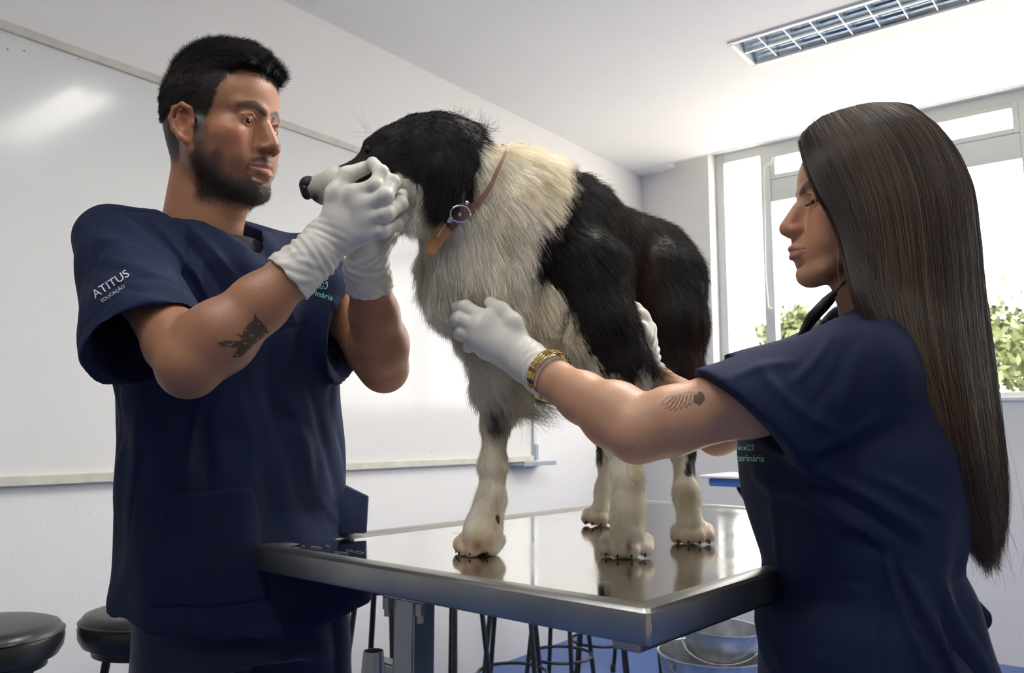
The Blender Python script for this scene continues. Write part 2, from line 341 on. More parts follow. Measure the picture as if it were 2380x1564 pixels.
# ================================================================== implicit surfaces: one smooth skin over many tapered limbs and masses
def unit(v): v = np.asarray(v, float); return v/np.linalg.norm(v)
def rotm(yaw=0, pitch=0, roll=0):
    cy, sy, cp, sp, cr, sr = math.cos(yaw), math.sin(yaw), math.cos(pitch), math.sin(pitch), math.cos(roll), math.sin(roll)
    return np.array([[cy, -sy, 0], [sy, cy, 0], [0, 0, 1]]) @ np.array([[1, 0, 0], [0, cp, -sp], [0, sp, cp]]) @ np.array([[cr, 0, sr], [0, 1, 0], [-sr, 0, cr]])
class Field:
    def __init__(s, lo, hi, h):
        s.lo = np.asarray(lo, float); s.h = h; s.n = np.ceil((np.asarray(hi, float)-s.lo)/h).astype(int)+1
        s.a = np.full(s.n, 0.05, np.float32)
    def _win(s, lo, hi):
        i0 = np.clip(np.floor((np.asarray(lo)-s.lo)/s.h).astype(int), 0, s.n); i1 = np.clip(np.ceil((np.asarray(hi)-s.lo)/s.h).astype(int)+1, 0, s.n)
        if (i1 <= i0).any(): return None, None
        ax = [(s.lo[d] + np.arange(i0[d], i1[d])*s.h).astype(np.float32) for d in range(3)]
        return tuple(slice(i0[d], i1[d]) for d in range(3)), (ax[0][:, None, None], ax[1][None, :, None], ax[2][None, None, :])
    def _mix(s, sl, d, k, op):
        a = s.a[sl]
        if op == 'sub': d = -d
        if k <= 0: s.a[sl] = np.minimum(a, d) if op == 'add' else np.maximum(a, d); return
        if op == 'add':
            hh = np.clip(.5+.5*(d-a)/k, 0, 1); s.a[sl] = d*(1-hh)+a*hh - k*hh*(1-hh)
        else:
            hh = np.clip(.5-.5*(d-a)/k, 0, 1); s.a[sl] = d*(1-hh)+a*hh + k*hh*(1-hh)
    def cone(s, p, q, r0, r1=None, k=.01, op='add', flat=None, f=1.0):
        """tapered capsule; flat=(axis) squeezes the section by f along that axis"""
        r1 = r0 if r1 is None else r1; p = np.asarray(p, float); q = np.asarray(q, float); m = max(r0, r1)*max(1, f)+k+3*s.h
        sl, g = s._win(np.minimum(p, q)-m, np.maximum(p, q)+m)
        if sl is None: return s
        X, Y, Z = (g[i]-np.float32(p[i]) for i in range(3)); ab = q-p
        if flat is not None:
            u = unit(flat); w = X*u[0]+Y*u[1]+Z*u[2]; e = (1/f-1)
            X = X+w*(u[0]*e); Y = Y+w*(u[1]*e); Z = Z+w*(u[2]*e); ab = ab+u*(ab@u)*e
        L2 = max(ab@ab, 1e-12)
        t = np.clip((X*ab[0]+Y*ab[1]+Z*ab[2])/L2, 0, 1)
        d = np.sqrt((X-t*ab[0])**2+(Y-t*ab[1])**2+(Z-t*ab[2])**2)-(r0+t*(r1-r0))
        if flat is not None and f < 1: d = d*(.5+.5*f)
        s._mix(sl, d.astype(np.float32), k, op); return s
    def chain(s, pts, rads, k=.01, op='add', **kw):
        for i in range(len(pts)-1): s.cone(pts[i], pts[i+1], rads[i], rads[i+1], k, op, **kw)
        return s
    def ell(s, c, r, M=None, k=.01, op='add'):
        c = np.asarray(c, float); r = np.asarray(r, float)*np.ones(3); m = r.max()+k+3*s.h
        sl, g = s._win(c-m, c+m)
        if sl is None: return s
        X, Y, Z = (g[i]-np.float32(c[i]) for i in range(3))
        if M is not None: # rows of M^T are the local axes
            X, Y, Z = (X*M[0, i]+Y*M[1, i]+Z*M[2, i] for i in range(3))
        k0 = np.sqrt((X/r[0])**2+(Y/r[1])**2+(Z/r[2])**2); k1 = np.sqrt((X/r[0]**2)**2+(Y/r[1]**2)**2+(Z/r[2]**2)**2)+1e-9
        s._mix(sl, (k0*(k0-1)/k1).astype(np.float32), k, op); return s
    def loft(s, org, M, kn, k=.01, op='add', ex=2.3):
        """stack of super-ellipses; kn rows: z, half width, half depth, centre x, centre y (all in the frame org, M)"""
        kn = np.asarray(kn, float); m = np.abs(kn[:, 1:3]).max()+np.abs(kn[:, 3:5]).max()+.03; org = np.asarray(org, float)
        ends = np.array([org+M@np.array([r[3], r[4], r[0]]) for r in kn])
        sl, g = s._win(ends.min(0)-m, ends.max(0)+m)
        X0, Y0, Z0 = (g[i]-np.float32(org[i]) for i in range(3))
        X, Y, Z = (X0*M[0, i]+Y0*M[1, i]+Z0*M[2, i] for i in range(3))
        ip = lambda j: np.interp(Z, kn[:, 0], kn[:, j]).astype(np.float32)
        a, b = ip(1), ip(2); x = np.abs(X-ip(3))/a; y = np.abs(Y-ip(4))/b
        d = ((x**ex+y**ex)**(1/ex)-1)*np.minimum(a, b)
        d = np.maximum(d, np.maximum(kn[0, 0]-Z, Z-kn[-1, 0]))
        s._mix(sl, d.astype(np.float32), k, op); return s
    def half(s, p, n, k=0.0):            # cut away everything on the side n points to
        n = unit(n); sl, g = s._win(s.lo-1, s.lo+s.n*s.h+1)
        d = -((g[0]-p[0])*n[0]+(g[1]-p[1])*n[1]+(g[2]-p[2])*n[2]); s._mix(sl, d.astype(np.float32), k, 'sub'); return s
    def mesh(s, smooth=1):
        V, Q = surface_net(s.a, s.lo, s.h)
        return smooth_mesh(V, Q, smooth), Q
def surface_net(a, lo, h):
    ins = a < 0
    nx, ny, nz = a.shape
    c = np.zeros((nx-1, ny-1, nz-1), np.uint8)
    offs = [(i, j, k) for i in (0, 1) for j in (0, 1) for k in (0, 1)]
    for i, j, k in offs: c += ins[i:nx-1+i, j:ny-1+j, k:nz-1+k]
    act = np.argwhere((c > 0) & (c < 8)); I, J, K = act.T
    idx = np.full(c.shape, -1, np.int32); idx[I, J, K] = np.arange(len(act))
    val = {o: a[I+o[0], J+o[1], K+o[2]] for o in offs}
    S = np.zeros((len(act), 3)); N = np.zeros(len(act))
    for o in offs:
        for d in range(3):
            if o[d]: continue
            o2 = list(o); o2[d] = 1; o2 = tuple(o2); A, B = val[o], val[o2]
            m = (A < 0) != (B < 0); t = np.where(m, A/np.where(m, A-B, 1), 0)
            for e in range(3): S[:, e] += np.where(m, o[e]+(t if e == d else 0), 0)
            N += m
    V = lo+(act+S/N[:, None])*h
    quads = []
    for d in range(3):
        e, f = [(1, 2), (2, 0), (0, 1)][d]
        s0 = [slice(1, -1)]*3; s0[d] = slice(0, -1); s1 = list(s0); s1[d] = slice(1, None)
        # edges along d at grid node with neighbours in e,f
        A = ins[tuple(s0)]; B = ins[tuple(s1)]; E = np.argwhere(A != B)
        if not len(E): continue
        base = E.copy(); base[:, e] += 1; base[:, f] += 1
        flip = A[tuple(E.T)]
        def cell(de, df):
            q = base.copy(); q[:, e] -= de; q[:, f] -= df; return idx[tuple(q.T)]
        q = np.stack([cell(1, 1), cell(0, 1), cell(0, 0), cell(1, 0)], 1)
        q[~flip] = q[~flip][:, ::-1]; quads.append(q)
    return V, np.vstack(quads).astype(np.int32)
def edges_of(Q):
    E = np.vstack([Q[:, [i, (i+1) % Q.shape[1]]] for i in range(Q.shape[1])]); return E
def smooth_mesh(V, Q, it, lam=.5, w=None):
    if it <= 0: return V
    E = edges_of(Q); n = len(V); deg = np.bincount(E[:, 0], minlength=n)+np.bincount(E[:, 1], minlength=n)+1e-9
    for _ in range(it):
        S = np.stack([np.bincount(E[:, 0], V[E[:, 1], d], n)+np.bincount(E[:, 1], V[E[:, 0], d], n) for d in range(3)], 1)/deg[:, None]
        D = (S-V)*lam
        V = V+(D if w is None else D*w[:, None])
    return V
def normals_of(V, Q):
    a = V[Q[:, 2]]-V[Q[:, 0]]; b = V[Q[:, 3 % Q.shape[1]]]-V[Q[:, 1]] if Q.shape[1] == 4 else V[Q[:, 2]]-V[Q[:, 1]]
    fn = np.cross(a, b); N = np.zeros_like(V)
    for i in range(Q.shape[1]):
        for d in range(3): N[:, d] += np.bincount(Q[:, i], fn[:, d], len(V))
    return N/(np.linalg.norm(N, axis=1, keepdims=True)+1e-12)
def join(*parts):
    Vs, Qs, off = [], [], 0
    for V, Q in parts: Vs.append(V); Qs.append(Q+off); off += len(V)
    return np.vstack(Vs), np.vstack(Qs)
def waves(P, seed, scale, n=10, stretch=(1, 1, 1)):
    """smooth random field from a few sine waves, about -1..1"""
    r = np.random.default_rng(seed); out = np.zeros(len(P)); P = P*np.asarray(stretch)
    for i in range(n):
        kv = r.normal(size=3); kv = kv/np.linalg.norm(kv)*(2*math.pi/scale)*r.uniform(.6, 1.6); out += np.sin(P@kv+r.uniform(0, 6.28))
    return out/math.sqrt(n)
def smoothstep(x, a, b):
    t = np.clip((x-a)/(b-a), 0, 1); return t*t*(3-2*t)
def mixc(A, B, w): return A*(1-w[:, None])+np.asarray(B)*w[:, None]
def in_poly(x, y, poly):
    poly = np.asarray(poly, float); inside = np.zeros(len(x), bool); n = len(poly)
    for i in range(n):
        x1, y1 = poly[i]; x2, y2 = poly[(i+1) % n]
        c = ((y1 > y) != (y2 > y)) & (x < (x2-x1)*(y-y1)/(y2-y1+1e-12)+x1); inside ^= c
    return inside
def poly_dist(x, y, poly):               # signed distance to a polygon, negative inside
    poly = np.asarray(poly, float); d = np.full(len(x), 1e9); n = len(poly)
    for i in range(n):
        a = poly[i]; b = poly[(i+1) % n]; ab = b-a; t = np.clip(((x-a[0])*ab[0]+(y-a[1])*ab[1])/(ab@ab+1e-9), 0, 1)
        d = np.minimum(d, np.hypot(x-a[0]-t*ab[0], y-a[1]-t*ab[1]))
    return np.where(in_poly(x, y, poly), -d, d)
def line_dist3(P, pts):
    d = np.full(len(P), 1e9)
    for a, b in zip(pts, pts[1:]):
        a = np.asarray(a, float); b = np.asarray(b, float); ab = b-a; t = np.clip(((P-a)@ab)/(ab@ab+1e-12), 0, 1)
        d = np.minimum(d, np.linalg.norm(P-a-t[:, None]*ab, axis=1))
    return d
def sample_surface(V, Q, n, w=None, seed=1):
    """random points on the mesh with normals; w weights vertices"""
    r = np.random.default_rng(seed); a, b, c, d = (V[Q[:, i]] for i in range(4))
    area = .5*(np.linalg.norm(np.cross(b-a, c-a), axis=1)+np.linalg.norm(np.cross(c-a, d-a), axis=1))
    if w is not None: area = area*w[Q].mean(1)
    if area.sum() <= 0: return np.zeros((0, 3)), np.zeros((0, 3))
    f = r.choice(len(Q), n, p=area/area.sum()); u, v = r.random(n)[:, None], r.random(n)[:, None]
    P = (a[f]*(1-u)+b[f]*u)*(1-v)+(d[f]*(1-u)+c[f]*u)*v
    N = normals_of(V, Q); Nf = N[Q[f]].mean(1); Nf /= np.linalg.norm(Nf, axis=1, keepdims=True)+1e-9
    return P, Nf
def strands(name, P3, rad, cols, m, parent):
    """P3 (n,k,3) points -> a hair curves object; rad (k,) profile in metres"""
    n, k, _ = P3.shape
    Mi = np.array(world_of(parent).inverted()); P = P3.reshape(-1, 3) @ Mi[:3, :3].T + Mi[:3, 3]
    hc = bpy.data.hair_curves.new(name); hc.add_curves([k]*n)
    hc.points.foreach_set('position', P.astype(np.float32).ravel())
    rr = np.tile(np.asarray(rad, np.float32), n) if np.ndim(rad) == 1 else np.asarray(rad, np.float32).ravel()
    at_ = hc.attributes.get('radius') or hc.attributes.new('radius', 'FLOAT', 'POINT'); at_.data.foreach_set('value', rr)
    ca = hc.attributes.new('Col', 'FLOAT_COLOR', 'CURVE'); cc = np.ones((n, 4), np.float32); cc[:, :3] = cols; ca.data.foreach_set('color', cc.ravel())
    hc.materials.append(m)
    return link(bpy.data.objects.new(name, hc), parent)
def grow(P, N, D, length, k, droop=0.0, jitter=.15, lift=.25, seed=3, sink=.002):
    """strands from roots P along D (unit), starting lifted off the surface by the normal; length (n,)"""
    r = np.random.default_rng(seed); n = len(P)
    D = D-N*(np.sum(D*N, 1, keepdims=True)); D = D/(np.linalg.norm(D, axis=1, keepdims=True)+1e-9)
    D = D+r.normal(size=(n, 3))*jitter; lf = lift*(1+r.normal(size=(n, 1))*.25)
    out = np.zeros((n, k, 3)); p = P-N*sink; out[:, 0] = p; step = (length/(k-1))[:, None]
    for i in range(1, k):
        t = i/(k-1); d = D+N*lf*(1-t*.9); d = d+np.array([0, 0, -1])*droop*t; d /= np.linalg.norm(d, axis=1, keepdims=True)
        p = p+d*step; out[:, i] = p
    return out
# ================================================================== a head: face, ears and neck in the head's own frame (face towards +y, up +z)
def build_head(org, M, S, male, h=.0017):
    """returns (V world, Q, local coords). S scales the head."""
    F = Field((-.105, -.135, -.215), (.105, .135, .155), h)
    m = 1.0 if male else 0.0
    F.ell((0, -.018, .048), (.075, .094, .084), k=.02)
    F.ell((0, .040, .040), (.061, .048, .058), k=.03)
    F.ell((0, .030, -.030), (.061, .052, .062), k=.02)
    F.ell((0, -.045, -.005), (.066, .06, .06), k=.03)
    for sx in (-1, 1):
        F.ell((sx*.044, .050, -.028), (.023, .028, .022), k=.02)
        F.cone((sx*(.0515+.001*m), .006, -.058), (sx*.027, .058, -.105), .020+.001*m, .017+.002*m, k=.022)
        F.cone((sx*.057, -.002, -.02), (sx*.0525, .004, -.062), .017, .018, k=.02)
        F.ell((sx*.034, .058, -.062), (.022, .024, .026), k=.02)
    F.ell((0, .066, -.112), (.024+.003*m, .022, .018+.002*m), k=.015)
    F.ell((0, .066, -.076), (.034, .028, .028), k=.018)
    for sx in (-1, 1):                   # brow and sockets
        F.cone((sx*.010, .080, .016), (sx*.044, .066, .020), .009+.002*m, .008, k=.014)
        F.ell((sx*.032, .092, -.001), (.019, .013, .0125), k=.010, op='sub')
        F.ell((sx*.014, .094, .0), (.007, .010, .012), k=.008, op='sub')
        F.ell((sx*.0320, .0695, -.001), .0142, k=.004)
    # nose
    F.cone((0, .080, .010), (0, .103, -.034), .0085, .0095, k=.010)
    F.cone((0, .090, -.010), (0, .106, -.040), .0085, .0105+.001*m, k=.008)
    F.cone((0, .074, .006), (0, .084, -.042), .008, .0145, k=.009)
    F.ell((0, .106, -.0425), (.0115, .0105, .0100), k=.006)
    for sx in (-1, 1):
        F.ell((sx*.0120, .0960, -.0450), (.0076, .0110, .0076), k=.007)
        F.ell((sx*.0062, .1035, -.0535), (.0034, .0055, .0036), k=.002, op='sub')
    F.ell((0, .083, -.060), (.014, .014, .010), k=.010)
    # lips
    UL = [(-.024, .0845, -.0765), (-.013, .0925, -.0735), (-.005, .0965, -.0715), (0, .0960, -.0725), (.005, .0965, -.0715), (.013, .0925, -.0735), (.024, .0845, -.0765)]
    LL = [(-.022, .0845, -.0785), (-.010, .0925, -.0830), (0, .0945, -.0845), (.010, .0925, -.0830), (.022, .0845, -.0785)]
    MLn = [(-.027, .086, -.0775), (-.012, .0985, -.0778), (0, .1025, -.0772), (.012, .0985, -.0778), (.027, .086, -.0775)]
    lf = 1.0 if male else .85
    F.chain(UL, [q_*lf for q_ in (.0022, .0042, .0050, .0046, .0050, .0042, .0022)], k=.005)
    F.chain(LL, [q_*lf for q_ in (.0026, .0052, .0062, .0052, .0026)], k=.005)
    F.chain(MLn, [.0012, .0018, .0020, .0018, .0012], k=.0015, op='sub')
    F.ell((0, .090, -.096), (.018, .008, .005), k=.008, op='sub')
    # eye openings
    zo, zh = (-.0062, .0026) if male else (-.0068, .0016)
    for sx in (-1, 1):
        F.ell((sx*.0320, .0830, zo), (.0130, .0080, zh+.0006), k=.0012, op='sub')
        F.chain([(sx*.018, .0800, .004), (sx*.032, .0850, .0075), (sx*.045, .0765, .003)], [.0016, .0022, .0016], k=.003)
    # ears
    for sx in (-1, 1):
        E = np.array([[1, 0, 0], [0, .97, -.2], [0, .2, .97]])
        F.ell((sx*.0775, -.012, -.018), (.006, .0185, .031), E, k=.006)
        ring = [(sx*.076, .006, -.008), (sx*.083, .003, .006), (sx*.087, -.009, .012), (sx*.089, -.024, .006), (sx*.089, -.030, -.010), (sx*.086, -.025, -.026), (sx*.081, -.013, -.040), (sx*.077, -.003, -.046), (sx*.074, .003, -.040)]
        F.chain(ring, [.0035, .0038, .0042, .0042, .0040, .0042, .0055, .0062, .004], k=.004)
        F.chain([(sx*.084, -.018, .000), (sx*.0845, -.021, -.014), (sx*.082, -.014, -.028)], [.0030, .0034, .003], k=.003)
        F.ell((sx*.0855, -.007, -.018), (.0065, .008, .012), k=.004, op='sub')
        F.ell((sx*.077, .006, -.017), (.004, .004, .006), k=.003)
    # neck and throat
    if male:
        F.cone((0, -.030, -.05), (0, -.045, -.21), .056, .062, k=.03); F.cone((0, .03, -.09), (0, -.005, -.21), .028, .040, k=.03)
    else:
        F.cone((0, -.036, -.05), (0, -.060, -.21), .046, .050, k=.03); F.cone((0, .012, -.095), (0, -.028, -.21), .026, .032, k=.03)
    V, Q = F.mesh(1)
    return org+(V*S)@M.T, Q, V
def face_colours(L, male, skin):
    """albedo by place on the face: L local coords"""
    n = len(L); C = np.tile(np.asarray(skin, float), (n, 1)); x, y, z = L.T; ax = np.abs(x)
    warm = np.exp(-((ax-.045)**2+(z+.035)**2)/.0009)*(y > .02)+np.exp(-(x**2+(z+.043)**2)/.0003)*(y > .08)
    C = mixc(C, np.asarray(skin)*[1.12, .80, .76], np.clip(warm*.6, 0, 1))
    C = mixc(C, np.asarray(skin)*[1.1, .70, .65], (ax > .079)*.5)
    C = mixc(C, np.asarray(skin)*[.72, .62, .62], .55*np.exp(-((ax-.032)**2/.0003+(z+.004)**2/.00012))*(y > .05))
    UL = [(-.024, .0845, -.0765), (-.010, .096, -.0735), (0, .099, -.0735), (.010, .096, -.0735), (.024, .0845, -.0765)]; LL = [(-.022, .0845, -.0785), (0, .099, -.0845), (.022, .0845, -.0785)]
    lip = np.minimum(line_dist3(L, UL)-.0045, line_dist3(L, LL)-.0055)
    C = mixc(C, (.46, .17, .14) if male else (.44, .19, .18), np.clip(1-smoothstep(lip, -.001, .0015), 0, 1)*.85)
    br = line_dist3(L, [(0.010, .093, .0155), (.026, .088, .0235), (.046, .070, .0185)]); br2 = line_dist3(L*[-1, 1, 1], [(0.010, .093, .0155), (.026, .088, .0235), (.046, .070, .0185)])
    b = np.minimum(br, br2); C = mixc(C, (.022, .014, .011), (1-smoothstep(b, .0045, .0085))*(.85 if male else .75))
    return C
m_skin = mat('skin', (.5, .3, .2), .46, attr='Col', sss=.12, bump=.0003, bscale=420, spec=.45, var=.10, vscale=22)
m_eye = mat('eyeball', (.8, .8, .8), .12, attr='Col', coat=.5)
m_hair_dark = mat('dark_hair', (.02, .015, .012), .42, attr='Col', spec=.5)
m_hair_base = mat('hair_underlayer', (.02, .015, .012), .85, attr='Col', spec=.08)
m_hair_long = mat('brown_hair', (.05, .03, .02), .36, attr='Col', spec=.5)
m_fur = mat('fur', (.5, .5, .5), .62, attr='Col', spec=.22)
def eyeballs(org, M, S, parent, look=(0, .95, -.3)):
    look = unit(look)
    for sx in (-1, 1):
        n, k = 24, 16; V = []; c = np.array([sx*.0320, .0695, -.001])
        for i in range(k+1):
            for j in range(n):
                t, p_ = math.pi*i/k, 2*math.pi*j/n; V.append((math.sin(t)*math.cos(p_), math.cos(t), math.sin(t)*math.sin(p_)))
        V = np.array(V)
        # pole towards the look direction
        e2 = look; e1 = unit(np.cross(e2, [0, 0, 1])); e3 = np.cross(e1, e2); B = np.stack([e1, e2, e3], 1)
        ang = np.arccos(np.clip(V[:, 1], -1, 1)); C = np.full((len(V), 3), .62)
        C[ang < .50] = (.045, .022, .012); C[ang < .22] = (.004, .004, .004)
        rr = .0126+.0006*np.exp(-(ang/.35)**2)
        P = c+(V*rr[:, None])@B.T
        Q = np.array([(i*n+j, i*n+(j+1) % n, (i+1)*n+(j+1) % n, (i+1)*n+j) for i in range(k) for j in range(n)])
        mesh_np('eye', org+(P*S)@M.T, Q, m_eye, parent, C)
# ================================================================== THE MAN
m_navy = mat('navy_scrub_cloth', (.010, .017, .050), .82, spec=.25, bump=.0035, bscale=13, stretch=(1, 1, .45), var=.18, vscale=5)
m_navy2 = mat('navy_trouser_cloth', (.009, .013, .040), .8, sheen=.25, bump=.001, bscale=20)
m_black = mat('black_jersey', (.010, .010, .012), .85, sheen=.3, bump=.0006, bscale=120)
m_glove = mat('latex_glove', (.71, .68, .61), .42, sss=.08, bump=.0007, bscale=55, spec=.4, scol=(1, .7, .5), var=.05, vscale=30)
m_shoe = mat('white_shoe', (.7, .7, .7), .5)
SKIN_M = np.array((.375, .178, .098)); SKIN_W = np.array((.51, .28, .175))

def arm_field(sh, el, wr, r, h=.0032, tip=None):
    P = np.array([sh, el, wr]); F = Field(P.min(0)-.12, P.max(0)+.12, h)
    return F
def build_arm(sh, el, wr, rs, h=.003, k=.02, bulge=None):
    """shoulder-elbow-wrist skin; rs: shoulder, mid upper, above elbow, elbow, forearm bulk, mid, wrist"""
    sh, el, wr = (np.asarray(p, float) for p in (sh, el, wr))
    P = np.array([sh, el, wr]); F = Field(P.min(0)-.09, P.max(0)+.09, h)
    u = el-sh; f = wr-el
    F.chain([sh, sh+u*.45, sh+u*.85, el], [rs[0], rs[1], rs[2], rs[3]], k=k)
    F.chain([el, el+f*.22, el+f*.55, el+f*.85, wr], [rs[3], rs[4], rs[5], rs[6]*1.04, rs[6]*.93], k=k)
    back = unit(unit(u)-unit(f))
    F.ell(el+back*.012, rs[3]*.80, k=.02)
    F.ell(el+f*.22-back*.006, rs[4]*1.04, k=.02)
    return F
def folds(V, N, comps):
    """cloth folds: comps of (seed, scale, stretch, amplitude, frame)"""
    D = np.zeros(len(V))
    for seed, sc, st, amp, Mx in comps:
        w = waves(V@Mx, seed, sc, 8, st); D += amp*(1-np.abs(np.clip(w, -2, 2))*1.0)
    return V+N*D[:, None]
def ridge(V, a, b, w, amp, wob=0.0):
    """displacement amount of one crease running from a to b"""
    a = np.asarray(a, float); b = np.asarray(b, float); ab = b-a; t = np.clip(((V-a)@ab)/(ab@ab), 0, 1)
    d = np.linalg.norm(V-a-t[:, None]*ab, axis=1); return amp*np.exp(-(d/w)**2)*np.sin(np.pi*np.clip(t*.9+.05, 0, 1))**.5
def crease(V, N, a, b, w, amp, bow=0.0):
    """one fold of the cloth facing the viewer, running between two photo points; w in photo pixels"""
    x, y = px_of(V); a = np.asarray(a, float); b = np.asarray(b, float); ab = b-a; L_ = np.linalg.norm(ab); n = np.array([-ab[1], ab[0]])/L_
    t = np.clip(((x-a[0])*ab[0]+(y-a[1])*ab[1])/(ab@ab), 0, 1); d = (x-a[0])*n[0]+(y-a[1])*n[1]-bow*np.sin(np.pi*t)
    e = np.maximum(0, np.hypot(x-a[0]-t*ab[0], y-a[1]-t*ab[1])-np.abs(d+bow*np.sin(np.pi*t))); face = (N*(np.array([0, 0, EYE])-V)).sum(1) > 0
    return amp*np.exp(-(d/w)**2-(e/w)**2)*(.25+.75*np.sin(np.pi*np.clip(t, 0, 1))**.6)*face

# --- joints
MY = math.radians(-145); MB_ = rotm(MY); MFW = MB_@np.array([0, 1, 0]); MRT = MB_@np.array([1, 0, 0])
M_sh = at(500, 556, 1.38); M_hip = np.array([-.492, 1.462, .93])
Msh = {1: M_sh+MRT*.158+[0, 0, -.030], -1: M_sh-MRT*.170+[0, 0, -.030]}
Mel = {1: at(442, 845, 1.105), -1: at(890, 850, 1.43)}
Mwr = {1: at(728, 597, 1.150), -1: at(852, 622, 1.285)}
MHo, MHM, MHS = np.array([-.4900, 1.350, 1.629]), rotm(math.radians(-113), math.radians(-4), math.radians(2)), 1.0
man = empty('person', (M_hip[0], M_hip[1], 0), label='bearded young man in a navy scrub top holding the dog by its muzzle', cat='person')

def hand_field(F, wr, palm, fingers, thumb, rf=.0095, k=.006, grow_=0.0):
    """palm: (centre of knuckle row near index, near little finger); fingers: lists of joints from the knuckle"""
    kn = [np.asarray(f[0], float) for f in fingers]
    for i, f in enumerate(fingers):
        w = np.asarray(wr, float); off = (kn[i]-kn.__getitem__(1))*.42
        F.cone(w+off, kn[i], .0165+grow_, .0122+grow_, k=.012)
        rr = [.0112, .0102, .0092, .0078] if i < 3 else [.0100, .0088, .0080, .0068]
        F.chain([np.asarray(p, float) for p in f], [r+grow_ for r in rr[:len(f)]], k=.0035)
        for p in f[1:-1]: F.ell(p, rr[1]+.0008+grow_, k=.003)
    for i in range(len(kn)-1):
        F.cone(kn[i], kn[i+1], .0118+grow_, .0118+grow_, k=.010)
        F.cone((kn[i]+wr)/2, (kn[i+1]+wr)/2, .0140+grow_, .0140+grow_, k=.012)
    F.chain([np.asarray(p, float) for p in thumb], [r+grow_ for r in [.0185, .0148, .0112, .0090][:len(thumb)]], k=.007)
    return F

# --- right hand (nearest the camera): the back of the hand faces us, thumb and index pinch the skin under the eye
RH = dict(wr=at(752, 560, 1.158),
  fingers=[[at(822, 452, 1.128), at(872, 432, 1.118), at(886, 402, 1.128), at(866, 378, 1.140)],
           [at(846, 478, 1.126), at(896, 456, 1.112), at(912, 424, 1.128), at(890, 408, 1.150)],
           [at(852, 510, 1.130), at(898, 497, 1.118), at(930, 474, 1.138), at(936, 452, 1.160)],
           [at(850, 542, 1.136), at(890, 537, 1.128), at(922, 522, 1.148), at(938, 506, 1.168)]],
  thumb=[at(776, 520, 1.150), at(782, 452, 1.138), at(806, 408, 1.142), at(850, 390, 1.150)])
LH = dict(wr=at(856, 600, 1.275),
  fingers=[[at(872, 540, 1.262), at(862, 500, 1.250), at(850, 470, 1.245), at(845, 450, 1.24)],
           [at(890, 540, 1.272), at(900, 500, 1.275), at(905, 470, 1.270), at(905, 450, 1.26)],
           [at(900, 546, 1.288), at(925, 510, 1.300), at(935, 480, 1.295), at(935, 460, 1.28)],
           [at(898, 556, 1.302), at(930, 530, 1.318), at(945, 510, 1.315), at(950, 495, 1.30)]],
  thumb=[at(852, 575, 1.262), at(830, 540, 1.240), at(815, 505, 1.232), at(815, 480, 1.235)])
# --- body skin: arms with hands inside the gloves, torso, head; one skin
parts_ = []
for s_, hd in ((1, RH), (-1, LH)):
    rs = (.036, .039, .041, .0395, .0445, .0385, .0290)
    F = build_arm(Msh[s_], Mel[s_], Mwr[s_], rs, h=.0032)
    V, Q = F.mesh(1); parts_.append((V, Q, 'arm', s_))
    pts = np.array([hd['wr']]+[p for f in hd['fingers'] for p in f]); F = Field(pts.min(0)-.05, pts.max(0)+.05, .0028)
    hand_field(F, hd['wr'], None, hd['fingers'], hd['thumb'], grow_=-.0022); F.cone(Mwr[s_], hd['wr'], .0235, .020, k=.008)
    V, Q = F.mesh(1); parts_.append((V, Q, 'hand', s_))
F = Field((-.80, 1.15, .0), (-.15, 1.78, 1.56), .009)
kn = [(.84, .150, .115, 0, 0), (.95, .150, .115, 0, 0), (1.10, .140, .105, 0, 0), (1.25, .145, .10, 0, 0), (1.34, .145, .090, 0, 0), (1.39, .10, .06, 0, 0)]
F.loft((M_hip[0], M_hip[1], 0), MB_, [(z, a, b, .062*smoothstep(np.array(z), 1.05, 1.43), .048*smoothstep(np.array(z), 1.05, 1.43)) for z, a, b, cx, cy in kn], k=.02)
F.cone(Msh[1]-[0, 0, .02], Msh[-1]-[0, 0, .02], .034, .034, k=.03)
legs = {}
for s_ in (1, -1):
    hp = M_hip+MRT*(.078*s_-.032); kn_ = hp+MRT*.03*s_+np.array([0, 0, -.43])+MFW*.02; an = kn_+np.array([0, 0, -.42])-MFW*.03
    legs[s_] = (hp, kn_, an); F.chain([hp, kn_, an], [.085, .058, .040], k=.03); F.cone(an+[0, 0, -.035], an+MFW*.15+[0, 0, -.045], .035, .028, k=.02)
V, Q = F.mesh(2); parts_.append((V, Q, 'torso', 0))
HV, HQ, HL = build_head(MHo, MHM, MHS, True)
allV, allQ, allC = [], [], []; off = 0
vo = np.array([-.5, 0, 0])
for V, Q, nm, s_ in parts_:
    C = np.tile(SKIN_M, (len(V), 1))
    allV.append(V); allQ.append(Q+off); allC.append(C); off += len(V)
HC = face_colours(HL, True, SKIN_M)
x, y, z = HL.T; ax = np.abs(x)
# beard: along the jaw, chin, upper lip; scalp
jawline = np.where(y > .02, -.058-.012*smoothstep(y, .03, .075), -.03)
beard = smoothstep(-z, .052, .070)*smoothstep(y, -.012, .006)*(1-smoothstep(-z, .128, .140))
side = smoothstep(ax, .046, .058)*smoothstep(y, -.008, .006)*(1-smoothstep(y+.25*(z+.02), .012, .040))*(1-smoothstep(z, .03, .06))
cheek = smoothstep(-z-.35*(.07-y), .030, .058)*(y > -.01)*smoothstep(y, -.012, .004)
lipzone = np.exp(-((x/.026)**2+((z+.079)/.0135)**2)**2)*(y > .07)
nolip = 1-np.clip(lipzone*1.5, 0, 1)
must = np.clip(1.5*np.exp(-((np.abs(ax-.014)/.017)**2+((z+.0635+.20*ax)/.0062)**2)), 0, 1)*(y > .068); must = np.maximum(must, np.exp(-(((ax-.031)/.004)**2+((z+.080)/.012)**2))*.8*(y > .06))
